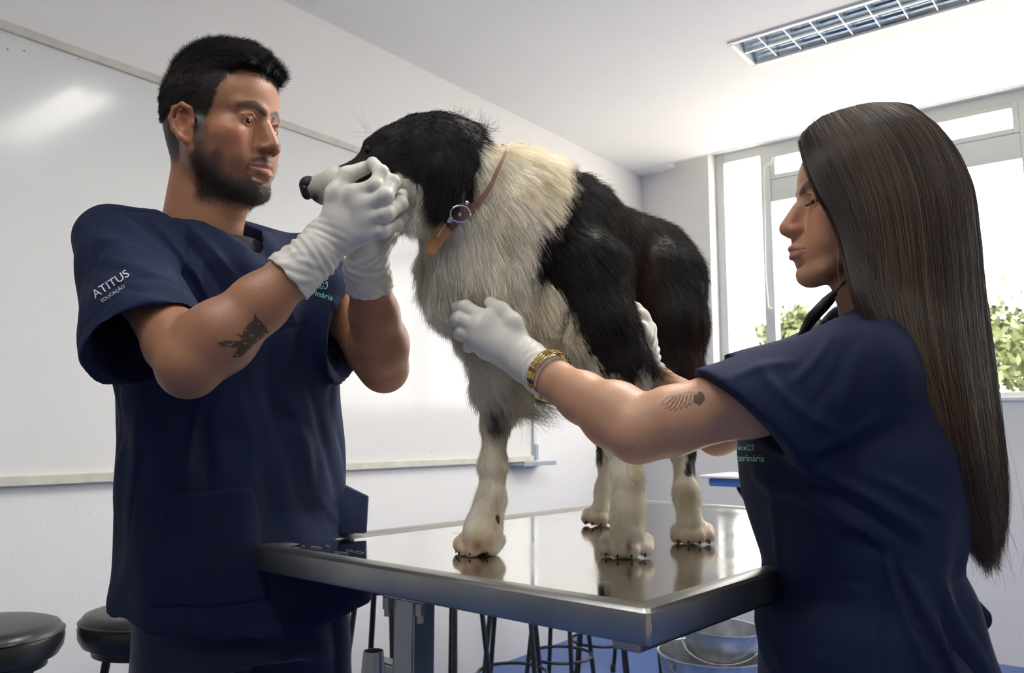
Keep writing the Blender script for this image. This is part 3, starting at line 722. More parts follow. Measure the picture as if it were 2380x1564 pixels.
chinbare = np.exp(-((x/.010)**2+((z+.094)/.005)**2))*(y > .08)
bm = np.clip(np.maximum(side, cheek*nolip)*(1-chinbare*.5), 0, 1)*(1-smoothstep(-z, .125, .142))*(1-smoothstep(ax, .0755, .078))
front = smoothstep(y, .03, .07)*smoothstep(-z, .050, .088)
bm = np.clip(bm*(1-smoothstep(y, .040, .066)*.65*(1-smoothstep(-z, .086, .104))), 0, 1); bm = np.maximum(bm, must*.9)
yl = np.interp(z, [-.075, -.05, -.03, 0, .02, .045, .062, .078, .09], [-.040, .006, .010, .020, .034, .044, .050, .064, .2])
scalp = smoothstep(yl-y+waves(HL, 8, .012, 6)*.0015, -.004, .004)*smoothstep(z, -.085, -.060)
scalp = scalp*np.where((y > -.040) & (y < .012) & (ax > .0760), 0, 1)*np.where((y > -.034) & (y < -.0) & (z < -.0), 0, 1)
sideburn = (ax > .052) & (y > -.002) & (y < .022) & (z > -.05)
HCOL = np.array((.014, .011, .010))
HC = mixc(HC, HCOL*1.3, np.clip(bm*.86, 0, 1)); HC = mixc(HC, HCOL, scalp*.93)
allV.append(HV); allQ.append(HQ+off); allC.append(HC)
allV_man, allQ_man = list(allV), list(allQ)
man_skin = mesh_np('body', np.vstack(allV), np.vstack(allQ), m_skin, man, np.vstack(allC))
eyeballs(MHo, MHM, MHS, man, look=(.10, .93, -.42))
# --- hair: a cropped cap with strands, beard, brows
def hair_on(V, Q, L, w, n, dirf, lenf, k, rad, name, parent, col, M, seed=1, lift=.5, jitter=.2, droop=0., S=1.0, colvar=.5):
    P, N = sample_surface(V, Q, n, w, seed)
    Lp = ((P-col['org'])@M)/S; D = dirf(Lp)@M.T; D /= np.linalg.norm(D, axis=1, keepdims=True)+1e-9
    G = grow(P, N, D, lenf(Lp), k, droop, jitter, lift, seed)
    r = np.random.default_rng(seed+5); cc = np.asarray(col['c'])[None]*(1+colvar*(r.random((len(P), 1))-.35))
    prof = np.linspace(1, .25, k)*rad
    return strands(name, G, prof, cc, m_hair_dark, parent)
F = Field((-.10, -.14, -.09), (.10, .11, .165), .0022)   # the hair mass
F.ell((0, -.020, .052), (.0775, .0985, .0945), k=.02); F.ell((0, .042, .095), (.056, .040, .034), k=.025); F.ell((0, -.055, .020), (.066, .062, .072), k=.02)
F.ell((0, .0, .108), (.056, .078, .034), k=.02)
for s_ in (-1, 1): F.ell((s_*.040, .058, .094), (.022, .022, .018), k=.02)
F.half((0, .030, .058), (0, .85, -1)); F.half((0, -.05, -.01), (0, -.35, -1))
for s_ in (-1, 1): F.ell((s_*.092, -.008, -.012), (.022, .030, .036), k=.006, op='sub')
CV, CQ = F.mesh(1); CN = normals_of(CV, CQ); CV = CV+CN*(waves(CV, 4, .022, 10, (1, .35, 1))*.0011)[:, None]
hair_cap = mesh_np('hair', MHo+CV@MHM.T, CQ, m_hair_base, man, np.tile(HCOL, (len(CV), 1)))
hw = ((CV[:, 2] > -.06)).astype(float)
def hd_dir(L):
    D = np.zeros_like(L); top = smoothstep(L[:, 2], .05, .10)
    D[:, 0] = .25*top+.0; D[:, 1] = .9*top-.25*(1-top); D[:, 2] = -.05*top-.9*(1-top)
    back = smoothstep(-L[:, 1], .03, .08)*(1-top*.6); D[:, 1] -= back*.8; return D
hair_on(MHo+CV@MHM.T, CQ, CV, hw, 34000, hd_dir, lambda L: .009+.014*smoothstep(L[:, 2], .05, .11)+.003*rng.random(len(L)), 6, .00022, 'hair_strands', hair_cap, dict(org=MHo, c=HCOL*1.5), MHM, 2, lift=.26, jitter=.15)
hair_on(HV, HQ, HL, scalp*(z < .10), 42000, lambda L: np.stack([0*L[:, 0], -.35-0*L[:, 0], -.8+0*L[:, 0]], 1), lambda L: .005+.009*smoothstep(L[:, 2], -.02, .06), 5, .00020, 'hair_strands', hair_cap, dict(org=MHo, c=HCOL*1.4), MHM, 12, lift=.38, jitter=.2)
hair_on(HV, HQ, HL, np.maximum(bm, 0)**1.2, 20000, lambda L: np.stack([L[:, 0]*2, .15+0*L[:, 0], -1+0*L[:, 0]], 1), lambda L: .004+.006*smoothstep(-L[:, 2], .07, .12)+.002*rng.random(len(L)), 4, .00017, 'beard', man, dict(org=MHo, c=HCOL*1.6), MHM, 3, lift=.5, jitter=.35)
bw = np.clip(1-smoothstep(np.minimum(line_dist3(HL, [(0.010, .093, .0155), (.026, .088, .0235), (.046, .070, .0185)]), line_dist3(HL*[-1, 1, 1], [(0.010, .093, .0155), (.026, .088, .0235), (.046, .070, .0185)])), .003, .0065), 0, 1)
hair_on(HV, HQ, HL, bw, 1500, lambda L: np.stack([np.sign(L[:, 0])*1.0, 0*L[:, 0], .25+0*L[:, 0]], 1), lambda L: .008+0*L[:, 0], 4, .00018, 'eyebrow_hair', man, dict(org=MHo, c=HCOL), MHM, 4, lift=.15, jitter=.15)

# --- gloves
def glove(hd, wrist, el, parent, cuff_len=.045, r0=.0375, name='glove', flare=.004):
    pts = np.array([hd['wr'], wrist]+[p for f in hd['fingers'] for p in f]+list(hd['thumb'])); F = Field(pts.min(0)-.065, pts.max(0)+.065, .0019)
    hand_field(F, hd['wr'], None, hd['fingers'], hd['thumb'], grow_=.0010)
    ax_ = unit(np.asarray(el)-np.asarray(wrist)); c0 = np.asarray(wrist); c1 = c0+ax_*cuff_len
    F.cone(hd['wr'], c0, .0290, r0-.0035, k=.012); F.cone(c0, c1+ax_*.02, r0-.003, r0+flare, k=.006)
    F.half(c1, ax_); F.cone(c0+ax_*.012, c1+ax_*.04, r0-.0065, r0+flare-.0018, k=0, op='sub')
    V, Q = F.mesh(1); N = normals_of(V, Q)
    t = (V-c0)@ax_                       # stretched wrinkles round the wrist, loose rings at the cuff
    u = V@unit(np.cross(ax_, [0, 1, 0])); w1 = np.exp(-((t+.028)/.018)**2); w2 = np.exp(-((t+.000)/.016)**2)
    D = w1*.0016*np.abs(np.sin((t+.35*u+.05)*math.pi/.011))+w2*.0014*np.sin((t-.2*u)*2*math.pi/.012)+smoothstep(t, 0, .02)*waves(V, 9, .02, 8)*.0012
    return mesh_np(name, V+N*D[:, None], Q, m_glove, parent)
glove(RH, Mwr[1], Mel[1], man, .050, .0375)
glove(LH, Mwr[-1], Mel[-1], man, .036, .0385)

# --- scrub top
MW = np.stack([MRT, MFW, np.array([0, 0, 1.])], 1)
F = Field((-.86, 1.08, .69), (-.12, 1.80, 1.56), .0042)
kn = [(.68, .226, .174, -.045, .0), (.80, .219, .168, -.042, .0), (.90, .206, .155, -.028, -.004), (.98, .196, .136, -.018, -.012), (1.10, .192, .134, -.008, -.010), (1.22, .190, .138, .012, .002), (1.32, .184, .134, .038, .022), (1.385, .168, .120, .054, .036), (1.425, .145, .102, .064, .044), (1.455, .110, .085, .07, .050)]
F.loft((M_hip[0], M_hip[1], 0), MB_, kn, k=.01, ex=2.4)
NK = MHo+MHM@np.array([0, -.042, -.165]); nb = NK+np.array([0, 0, -.022])
for s_ in (1, -1):
    F.cone(nb+MRT*.040*s_+[0, 0, .004], Msh[s_]+[0, 0, .004], .042, .046, k=.03)
# sleeves
SE = {1: at(350, 806, 1.168), -1: at(808, 766, 1.44)}
sr0 = {1: (.060, .091), -1: (.062, .066)}
for s_ in (1, -1):
    a = Msh[s_]+[0, 0, -.002]; d_ = unit(SE[s_]-a); F.cone(a, SE[s_]+d_*.05, sr0[s_][0], sr0[s_][1]+.006, k=.028)
for s_ in (1, -1):
    a = Msh[s_]; d_ = unit(SE[s_]-a); e = SE[s_]; r_ = sr0[s_][1]
    # trim the sleeve beyond its hem, only near that arm
    n_ = unit(d_+np.array([.10, 0, -.25]) if s_ == 1 else np.array([1, -.25, -.12]))
    sl, g = F._win(e-.2, e+.2); dd = (g[0]-e[0])*n_[0]+(g[1]-e[1])*n_[1]+(g[2]-e[2])*n_[2]
    b0 = e+n_*.09; rr = np.sqrt((g[0]-b0[0])**2+(g[1]-b0[1])**2+(g[2]-b0[2])**2)
    X0, Y0 = g[0]-M_hip[0], g[1]-M_hip[1]; bx = np.abs(X0*MRT[0]+Y0*MRT[1]); by = np.abs(X0*MFW[0]+Y0*MFW[1]+.012)
    tor = ((bx/.186)**2.4+(by/.136)**2.4)**(1/2.4)-1
    cut = np.maximum(np.maximum(-dd, -(tor*.13-.004)), rr-.16)
    F._mix(sl, cut.astype(np.float32), .004, 'sub')
    F.cone(a+d_*.08, e+d_*.08, r_*.62, r_+.002, k=.004, op='sub')
# neck hole with a V
vtip = at(597, 582, 1.205); nc = np.array([MHo[0], MHo[1], 0])
neck0 = NK+np.array([0, 0, -.010])
F.cone(neck0+[0, 0, .10], neck0+[0, 0, .035], .072, .070, k=.004, op='sub'); F.cone(neck0+[0, 0, .05], neck0-np.array([0, 0, .012])+MFW*.028, .062, .050, k=.006, op='sub')
sl, g = F._win((-.62, 1.14, 1.36), (-.36, 1.385, 1.56)); GX = np.stack(np.broadcast_arrays(*g), -1).astype(float); gx, gy = px_of(GX)
dv = poly_dist(gx.ravel(), gy.ravel(), [(408, 466), (455, 498), (520, 540), (598, 586), (606, 575), (604, 535), (598, 500), (560, 440), (420, 430)]).reshape(gx.shape)*(1.35/F_PX)
F._mix(sl, np.maximum(dv, np.maximum(GX[..., 1]-1.385, 1.14-GX[..., 1])).astype(np.float32), .002, 'sub')
F.half((-.49, 0, .768), (.22, 0, -1))
F.loft((M_hip[0], M_hip[1], 0), MB_, [(.64, .212, .168, .01, 0), (.79, .206, .163, .01, 0), (.86, .10, .08, 0, 0)], k=.01, op='sub')
SV, SQ = F.mesh(2); SN = normals_of(SV, SQ)
B = (SV-M_hip)@MW                        # body frame: right, forward, up
th = np.arctan2(B[:, 0], B[:, 1]); zz = SV[:, 2]
low = 1-smoothstep(zz, 1.10, 1.30)
D = low*.0045*np.sin(th*7+waves(SV, 11, .35, 6)*1.6)*np.clip((1.34-zz)/.4, .2, 1.2)
D += waves(SV, 21, .085, 10, (1, 1, .45))*.0030*smoothstep(zz, .8, 1.0); D -= .0035*np.exp(-(waves(SV, 23, .16, 8, (1, 1, .5))/.28)**2)*smoothstep(zz, .85, 1.1)
D += .0035*low*np.abs(waves(SV, 5, .22, 8, (1, 1, .25)))
for a, b, w, am, bow in (
    ((262, 505), (440, 640), 13, .0060, -14), ((300, 492), (470, 690), 10, -.0055, -12), ((335, 490), (505, 730), 10, .0060, -10), ((375, 490), (545, 720), 9, -.0040, -8), ((415, 500), (560, 660), 8, .0035, -5),
    ((440, 560), (452, 712), 9, -.0070, 14), ((470, 600), (465, 700), 9, .0045, 8), ((220, 600), (400, 660), 12, .0040, -10), ((215, 665), (420, 700), 11, -.0035, -8), ((225, 560), (390, 600), 10, .0030, -10), ((230, 740), (330, 820), 10, .0030, 0),
    ((610, 600), (690, 760), 9, .0035, 0), ((640, 600), (700, 700), 8, -.0030, 0), ((770, 690), (815, 760), 9, .0045, 0), ((775, 760), (820, 790), 8, -.0045, 0), ((790, 700), (812, 850), 8, .0035, 4),
    ((470, 930), (440, 1150), 14, .0060, 10), ((500, 930), (490, 1180), 12, -.0050, 8), ((560, 920), (600, 1200), 16, .0055, -8), ((620, 900), (690, 1180), 13, -.0050, -8), ((660, 880), (740, 1200), 14, .0055, -6), ((705, 860), (790, 1190), 11, -.0040, -4), ((330, 930), (310, 1150), 12, .0040, 6), ((290, 960), (285, 1280), 9, -.0035, 4),
    ((300, 1300), (250, 1440), 12, .0040, 0), ((560, 1200), (640, 1340), 16, .0035, 10), ((740, 1160), (800, 1240), 10, .0030, 0)):
    D += crease(SV, SN, a, b, w, am, bow)
for s_ in (1, -1):                       # flat hem band on the sleeves
    a = Msh[s_]; d_ = unit(SE[s_]-a); t = (SV-SE[s_])@d_; near = np.linalg.norm(SV-SE[s_], axis=1) < .15
    D += near*(-.0016*np.exp(-((t+.022)/.0022)**2))
hz = zz-.768-.22*(SV[:, 0]+.49); D += -.0022*np.exp(-((hz-.028)/.0028)**2)
SV = SV+SN*D[:, None]
top = mesh_np('scrub_top', SV, SQ, m_navy, man)
top_bvh = BVHTree.FromPolygons([tuple(v) for v in SV], [tuple(map(int, q)) for q in SQ])
# patch pockets low on the front
def patch_on(bvh, corners, m, name, parent, off=.004, n=24, thick=.004, dirn=None, edge=None, cols=None):
    """a cloth patch laid on a surface: corners a,b,c,d (world, roughly over the surface), projected along dirn"""
    a, b, c, d = (np.asarray(q, float) for q in corners); V = []; dirn = unit(dirn)
    for i in range(n+1):
        for j in range(n+1):
            u, v = i/n, j/n; P = (a*(1-u)+b*u)*(1-v)+(d*(1-u)+c*u)*v
            hit = bvh.ray_cast(Vector(P-dirn*.15), Vector(dirn), .4)
            V.append(np.array(hit[0])-dirn*off if hit[0] is not None else np.full(3, np.nan))
    V = np.array(V); bad = np.isnan(V[:, 0]); idx = lambda i, j: i*(n+1)+j
    Q = [(idx(i, j), idx(i+1, j), idx(i+1, j+1), idx(i, j+1)) for i in range(n) for j in range(n)]
    Q = [q for q in Q if not bad[list(q)].any()]; V[bad] = 0
    if not Q: return None
    o = mesh_np(name, V, Q, m, parent); md = o.modifiers.new('thick', 'SOLIDIFY'); md.thickness = thick; md.offset = 0
    return o
patch_on(top_bvh, [at(312, 1160, 1.2), at(497, 1148, 1.2), at(540, 1440, 1.2), at(285, 1440, 1.2)], m_navy, 'pocket', man, dirn=(0.05, 1, 0), thick=.0035, off=.0015)
pk = MB(); a, b, c, d = at(782, 1122, 1.50), at(855, 1154, 1.50), at(850, 1240, 1.47), at(790, 1240, 1.45)
for t in (0,): pk.quadbox([a, b, c, d, a+[0, .03, 0], b+[0, .012, 0], c+[0, .012, 0], d+[0, .03, 0]], .002)
pk.build('side_pocket', m_navy, man, smooth=True)
# black undershirt in the V
F = Field((-.66, 1.12, 1.28), (-.30, 1.52, 1.56), .003)
F.loft((M_hip[0], M_hip[1], 0), MB_, [(1.30, .15, .118, .036, .020), (1.385, .13, .106, .054, .036), (1.42, .105, .088, .064, .046), (1.44, .085, .078, .07, .050)], k=.01)
F.cone(neck0-[0, 0, .03], neck0+[0, 0, .006]+MFW*.010, .068, .0655, k=.010); F.half(neck0+MFW*.014, -MFW); F.half(neck0+MRT*.040, MRT)
F.cone(neck0+[0, 0, .09], neck0+[0, 0, .030], .075, .060, k=.003, op='sub'); F.cone(neck0+[0, 0, .06]+MFW*.03, neck0+[0, 0, .012]+MFW*.045, .050, .045, k=.003, op='sub')
V, Q = F.mesh(1); mesh_np('undershirt', V, Q, m_black, man)
# trousers and shoes
F = Field((-.80, 1.15, .0), (-.12, 1.85, .92), .007)
F.loft((M_hip[0], M_hip[1], 0), MB_, [(.74, .155, .13, -.035, 0), (.88, .145, .115, -.03, 0)], k=.02)
for s_ in (1, -1):
    hp, kn_, an = legs[s_]; F.chain([hp+[0, 0, -.06], kn_, an+[0, 0, .04]], [.098, .086, .078], k=.03)
F.half((0, 0, .055), (0, 0, -1))
V, Q = F.mesh(2); N = normals_of(V, Q); V = V+N*(np.abs(waves(V, 31, .16, 8, (1, 1, .4)))*.006)[:, None]
mesh_np('trousers', V, Q, m_navy2, man)
F = Field((-.80, 1.05, 0), (-.12, 1.75, .12), .005)
for s_ in (1, -1):
    an = legs[s_][2]; F.cone(np.array([an[0], an[1], .045]), np.array([an[0], an[1], .035])+MFW*.17, .045, .036, k=.02)
F.half((0, 0, .004), (0, 0, -1)); V, Q = F.mesh(1)
k_ = (V-M_hip)@MRT > 0
for nm, sel in (('shoe', k_), ('shoe', ~k_)):
    qs = Q[sel[Q].all(1)]; u_, inv = np.unique(qs, return_inverse=True); mesh_np(nm, V[u_], inv.reshape(-1, 4), m_shoe, man)
# ================================================================== THE DOG
DH = unit([-.56, -.83, 0]); DLf = np.array([-DH[1], DH[0], 0])*1.0   # heading, and the dog's left
TZ = .93
dog = empty('dog', (.12, 1.40, TZ), label='black and white long-haired dog standing on the steel table', cat='dog')
F = Field((-.34, 1.00, .925), (.42, 1.80, 1.70), .0034)
MD = np.stack([DH, np.cross([0, 0, 1], DH), [0, 0, 1]], 1)
# trunk
F.ell(at(1275, 640, 1.375), (.175, .118, .158), MD, k=.03)
F.ell(at(1335, 560, 1.42), (.15, .09, .11), MD, k=.04)
F.ell(at(1455, 640, 1.545), (.14, .100, .118), MD, k=.04)
F.ell(at(1515, 640, 1.60), (.10, .095, .100), MD, k=.04)
F.ell(at(1290, 800, 1.35), (.10, .075, .07), MD, k=.04)
# fore chest and neck ruff
F.cone(at(1210, 520, 1.32), at(1095, 432, 1.262), .100, .074, k=.03)
F.ell(at(1110, 640, 1.300), .088, k=.04); F.ell(at(1150, 560, 1.295), .092, k=.04)
F.ell(at(1180, 720, 1.295), (.080, .07, .075), k=.04)
F.ell(at(1215, 470, 1.33), .078, k=.04)
F.ell(at(1010, 480, 1.235), (.052, .05, .048), k=.03)
# skull, muzzle, cheek, jaw
F.ell(at(985, 362, 1.240), (.068, .058, .064), k=.02)
F.ell(at(925, 372, 1.228), (.055, .046, .052), k=.02)
F.ell(at(1040, 352, 1.245), (.050, .055, .052), k=.03)
F.cone(at(900, 400, 1.222), at(752, 437, 1.205), .037, .0215, k=.02)
F.cone(at(880, 452, 1.222), at(760, 456, 1.205), .022, .012, k=.012)
F.ell(at(960, 450, 1.225), (.048, .042, .045), k=.025)
F.cone(at(862, 336, 1.205), at(900, 322, 1.200), .010, .014, k=.012)
F.cone(at(742, 437, 1.204), at(724, 436, 1.203), .0205, .0150, k=.008)
# ear flap near the camera, folded down; far ear as a small tuft
F.ell(at(1035, 365, 1.190), (.050, .020, .054), k=.012); F.ell(at(1045, 415, 1.182), (.036, .015, .036), k=.012)
F.ell(at(1085, 318, 1.25), (.022, .03, .018), k=.015)
# legs
def leg(pts, k=.02): F.chain([at(*p[:3]) for p in pts], [p[3] for p in pts], k=k)
leg([(1355, 640, 1.30, .074), (1400, 760, 1.265, .053), (1440, 850, 1.262, .043), (1447, 950, 1.255, .033), (1445, 1010, 1.25, .027), (1456, 1110, 1.245, .0205), (1458, 1180, 1.243, .0215), (1458, 1232, 1.238, .0270)])
leg([(1165, 740, 1.285, .055), (1158, 830, 1.278, .042), (1160, 910, 1.273, .031), (1153, 985, 1.270, .0195), (1147, 1080, 1.266, .0180), (1141, 1160, 1.262, .0185), (1124, 1222, 1.258, .0230), (1114, 1245, 1.250, .0250)])
leg([(1540, 660, 1.50, .080), (1560, 760, 1.455, .060), (1572, 860, 1.44, .042), (1585, 960, 1.47, .026), (1588, 1050, 1.455, .0185), (1594, 1150, 1.405, .0185), (1602, 1215, 1.392, .0220)])
leg([(1440, 780, 1.66, .075), (1418, 900, 1.66, .052), (1412, 985, 1.70, .030), (1414, 1070, 1.70, .018), (1408, 1140, 1.672, .0175), (1398, 1188, 1.655, .0200)])
PAWS = {}
for nm, (x, y, sc, turn) in dict(a=(1104, 1290, 1.12, .0), b=(1455, 1296, 1.12, -.38), c=(1392, 1222, 1.0, -.3), d=(1611, 1265, 1.0, -.45)).items():
    c = atz(x, y, TZ); ct, st = math.cos(turn), math.sin(turn); h_ = np.array([DH[0]*ct-DH[1]*st*-1, DH[1]*ct-DH[0]*st, 0]); h_ = unit(h_); l_ = np.array([-h_[1], h_[0], 0]); c = c+h_*-.012
    F.ell(c-h_*.012+[0, 0, .021], (.027*sc, .027*sc, .020), k=.012)
    toes = []
    for off, fw in ((-.0255, .008), (-.0090, .024), (.0090, .024), (.0255, .008)):
        t = c+l_*off*sc+h_*fw*sc; F.cone(t-h_*.016+[0, 0, .022], t+[0, 0, .0130], .0110*sc, .0120*sc, k=.0022); toes.append(t)
    PAWS[nm] = (c, h_, l_, toes)
F.half((0, 0, TZ+.0012), (0, 0, -1))
DV, DQ = F.mesh(1)
DN = normals_of(DV, DQ)
dx, dy = px_of(DV)
ruff = [(1112, 300), (1230, 352), (1308, 405), (1306, 444), (1276, 492), (1238, 540), (1218, 588), (1231, 613), (1257, 623), (1285, 667), (1311, 718), (1345, 800), (1300, 930), (1100, 930), (1030, 690), (985, 600), (900, 545), (905, 420), (960, 415), (1020, 480), (1060, 450), (1103, 412), (1117, 350)]
wr_ = 1-smoothstep(poly_dist(dx, dy, ruff), -20, 40)
DV = DV+DN*(waves(DV, 41, .055, 12, (1, 1, .45))*(.0012+.0042*wr_))[:, None]
DN = normals_of(DV, DQ)
# coat pattern of the animal
CREAM, BLK, BRN = np.array((.87, .81, .66)), np.array((.012, .010, .010)), np.array((.075, .028, .018))
head_blk = [(790, 372), (845, 300), (900, 240), (1000, 225), (1100, 255), (1135, 300), (1120, 345), (1112, 395), (1090, 432), (1055, 452), (1035, 490), (1020, 500), (1000, 470), (975, 425), (940, 410), (915, 408), (880, 425), (820, 425), (800, 398), (790, 392)]
body_blk = [(1300, 360), (1312, 418), (1300, 456), (1276, 492), (1238, 540), (1218, 588), (1231, 615), (1262, 628), (1284, 650), (1310, 692), (1341, 762), (1367, 814), (1397, 853), (1441, 875), (1463, 903), (1478, 880), (1495, 850), (1520, 860), (1545, 1010), (1568, 1010), (1600, 1040), (1592, 1105), (1612, 1112), (1660, 900), (1700, 400)]
legc_blk = [(1330, 900), (1420, 900), (1416, 1040), (1400, 1078), (1385, 1060)]
def coat(P):
    x, y = px_of(P); jit = waves(P, 61, .018, 8)*5+waves(P, 62, .05, 6)*5
    wh = smoothstep(poly_dist(x, y, head_blk)+jit*.6, -4, 5); wb_ = smoothstep(poly_dist(x, y, body_blk)+jit, -5, 6)
    wc = smoothstep(poly_dist(x, y, legc_blk)+jit, -6, 8); wc = np.where(P[:, 1] > 1.52, wc, 1)
    wb_ = np.where((P[:, 1] < 1.34) & (y > 890) & (x < 1520), 1, wb_)
    C = np.tile(CREAM, (len(P), 1))
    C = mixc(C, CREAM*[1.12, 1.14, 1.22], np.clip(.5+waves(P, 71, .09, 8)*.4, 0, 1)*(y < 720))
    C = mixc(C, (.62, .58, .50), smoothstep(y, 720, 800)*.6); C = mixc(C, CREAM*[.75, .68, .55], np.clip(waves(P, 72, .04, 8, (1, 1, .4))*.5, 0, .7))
    C = mixc(C, (.10, .085, .08), np.clip(1.3*np.exp(-(((x-1158)/34)**2+((y-975)/44)**2)**2), 0, 1)*np.clip(.75+.3*waves(P, 77, .02, 6), 0, 1)*(P[:, 1] < 1.5)); C = mixc(C, (.2, .18, .16), .6*np.exp(-(((x-1180)/14)**2+((y-1040)/22)**2)))
    C = mixc(C, (.22, .20, .17), np.exp(-(((x-935)/28)**2+((y-445)/30)**2))*.75)
    C = mixc(C, (.30, .28, .26), (1-smoothstep(x, 745, 800))*.75)
    C = mixc(C, (.03, .028, .028), np.exp(-(((x-732)/13)**2+((y-462)/16)**2))); C = mixc(C, (.62, .40, .26), .55*smoothstep(y, 1225, 1260)*(np.abs(x-1100) < 45)); C = mixc(C, (.34, .16, .10), .8*np.exp(-(((x-1110)/10)**2+((y-1268)/12)**2))+np.exp(-(((x-1462)/7)**2+((y-1272)/20)**2)))
    C = mixc(C, (.56, .38, .24), .6*smoothstep(y, 1165, 1215)*(x > 1355)*(x < 1425)*(P[:, 1] > 1.5)); C = mixc(C, (.56, .42, .28), .5*smoothstep(y, 1200, 1240)*(x > 1560))
    C = mixc(C, BLK, 1-wh); C = mixc(C, BLK, 1-wb_); C = mixc(C, BLK, (1-wc)*.95)
    br = np.exp(-(((x-1500)/34)**2+((y-640)/90)**2))*.55+np.exp(-(((x-1622)/22)**2+((y-850)/90)**2))*.8+np.exp(-(((x-1430)/30)**2+((y-500)/26)**2))*.25
    C = mixc(C, BRN, np.clip(br, 0, 1)*(1-wb_))
    return C
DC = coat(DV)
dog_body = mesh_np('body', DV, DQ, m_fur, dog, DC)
# nose, eye, claws
m_nose = mat('dog_nose', (.012, .012, .014), .48, bump=.0008, bscale=300, spec=.4)
F = Field(at(712, 432, 1.20)-.035, at(712, 432, 1.20)+.035, .0012)
F.ell(at(719, 430, 1.203), (.0150, .0165, .0135), k=.004); F.ell(at(714, 445, 1.202), (.009, .012, .0125), k=.006)
F.cone(at(702, 430, 1.190), at(713, 436, 1.186), .0012, .0024, k=.0015, op='sub')
V, Q = F.mesh(1); mesh_np('nose', V, Q, m_nose, dog)
m_dogeye = mat('dog_eye', (.02, .012, .008), .08, coat=.6)
ec = at(856, 347, 1.193); MB().lathe(ec, [(.0001, -.0065), (.004, -.0055), (.006, -.002), (.0065, 0), (.006, .002), (.004, .0055), (.0001, .0065)], 16, unit([-.5, -.8, .2])).build('eye', m_dogeye, dog, smooth=True)
m_claw = mat('claw', (.03, .025, .022), .35)
for nm, (c, h_, l_, toes) in PAWS.items():
    for t in toes:
        MB().tube([t+h_*.006+[0, 0, .0080], t+h_*.0108+[0, 0, .0065], t+h_*.0135+[0, 0, .0022]], [.0022, .0018, .0007], 8).build('claw', m_claw, dog, smooth=True)
MB().tube([at(1150, 1196, 1.243), at(1158, 1206, 1.238), at(1160, 1217, 1.236)], [.0040, .0032, .0008], 8).build('claw', m_claw, dog, smooth=True)
# fur: flow guides (x, y, dx, dy, length mm) over the coat
GU = np.array([(725, 440, 1, -.3, 3), (780, 405, 1, -.4, 4), (850, 350, 1, -.6, 5), (900, 300, 1, -.2, 7), (980, 270, 1, 0, 9), (900, 400, 1, .2, 6), (940, 450, .3, 1, 26), (960, 500, .4, 1, 34), (930, 530, .5, .9, 30), (1060, 290, 1, .1, 14), (1105, 305, 1, -.15, 24),
    (1000, 350, .2, 1, 16), (1040, 400, .0, 1, 30), (1080, 360, .1, 1, 20), (1020, 460, .15, 1, 42), (1150, 340, 1, .35, 30), (1220, 370, 1, .4, 34), (1280, 420, .9, .5, 36), (1180, 430, .6, .8, 40), (1260, 480, .8, .7, 42), (1120, 460, .5, .9, 42), (1210, 540, .5, .9, 46), (1020, 560, .3, 1, 44),
    (1030, 630, .2, 1, 46), (1080, 560, .25, 1, 48), (1100, 660, .15, 1, 50), (1170, 640, .35, .95, 48), (1240, 680, .5, .85, 40), (1100, 720, .2, 1, 50), (1200, 750, .4, .9, 40), (1290, 760, .5, .85, 34), (1340, 840, .5, .8, 26), (1350, 500, .85, .6, 24), (1330, 600, .5, .85, 24), (1400, 700, .45, .9, 24), (1440, 820, .35, .95, 28),
    (1420, 490, .9, .5, 24), (1520, 545, .8, .7, 24), (1480, 640, .5, .9, 24), (1560, 720, .3, .95, 22), (1610, 700, .4, .9, 22), (1610, 850, .3, .95, 30), (1550, 900, .1, 1, 20), (1150, 850, .2, 1, 20), (1200, 900, .8, .8, 44), (1150, 1000, .2, 1, 11), (1145, 1150, .1, 1, 11), (1120, 1240, -.3, 1, 9), (1080, 1275, -.6, .6, 3.5),
    (1450, 960, .3, 1, 22), (1490, 940, .8, .9, 34), (1450, 1080, .2, 1, 14), (1490, 1100, .5, 1, 18), (1460, 1200, .1, 1, 13), (1450, 1275, 0, 1, 3.5), (1590, 1060, 0, 1, 9), (1595, 1150, 0, 1, 9), (1610, 1240, 0, 1, 3.5), (1120, 1280, 0, 1, 3.5), (1480, 1270, 0, 1, 3.5), (1400, 1000, 0, 1, 10), (1410, 1120, 0, 1, 8), (1390, 1205, -.1, 1, 3.5)], float)
def flow(P):
    x, y = px_of(P); d2_ = (x[:, None]-GU[None, :, 0])**2+(y[:, None]-GU[None, :, 1])**2; w = 1/(d2_+120)**1.6; w /= w.sum(1, keepdims=True)
    g = w@GU[:, 2:]; D = np.stack([g[:, 0], -.15*np.ones(len(P)), -g[:, 1]], 1); return D/np.linalg.norm(D, axis=1, keepdims=True), g[:, 2]/1000
def clump(G, P, n, amt, seed):
    from mathutils.kdtree import KDTree
    r = np.random.default_rng(seed); pick = r.choice(len(P), n, replace=False); kd = KDTree(n)
    for i, j in enumerate(pick): kd.insert(Vector(P[j]), i)
    kd.balance(); near = np.array([pick[kd.find(Vector(p))[1]] for p in P])
    k = G.shape[1]; t = np.linspace(0, 1, k)[None, :, None]; return G*(1-amt*t**1.5)+G[near]*(amt*t**1.5)
see = ((DN*(np.array([0, 0, EYE])-DV)).sum(1) > -.35*np.linalg.norm(np.array([0, 0, EYE])-DV, axis=1)).astype(float)*.85+.15
FD, FL = flow(DV)
zones = [((1-smoothstep(FL, .011, .015)), 46000, 4, .00016, .12, .35), (smoothstep(FL, .011, .015)*(1-smoothstep(FL, .030, .036)), 62000, 5, .00020, .25, .30), (smoothstep(FL, .030, .036), 70000, 7, .00020, .55, .34)]
nohand = np.ones(len(DV))
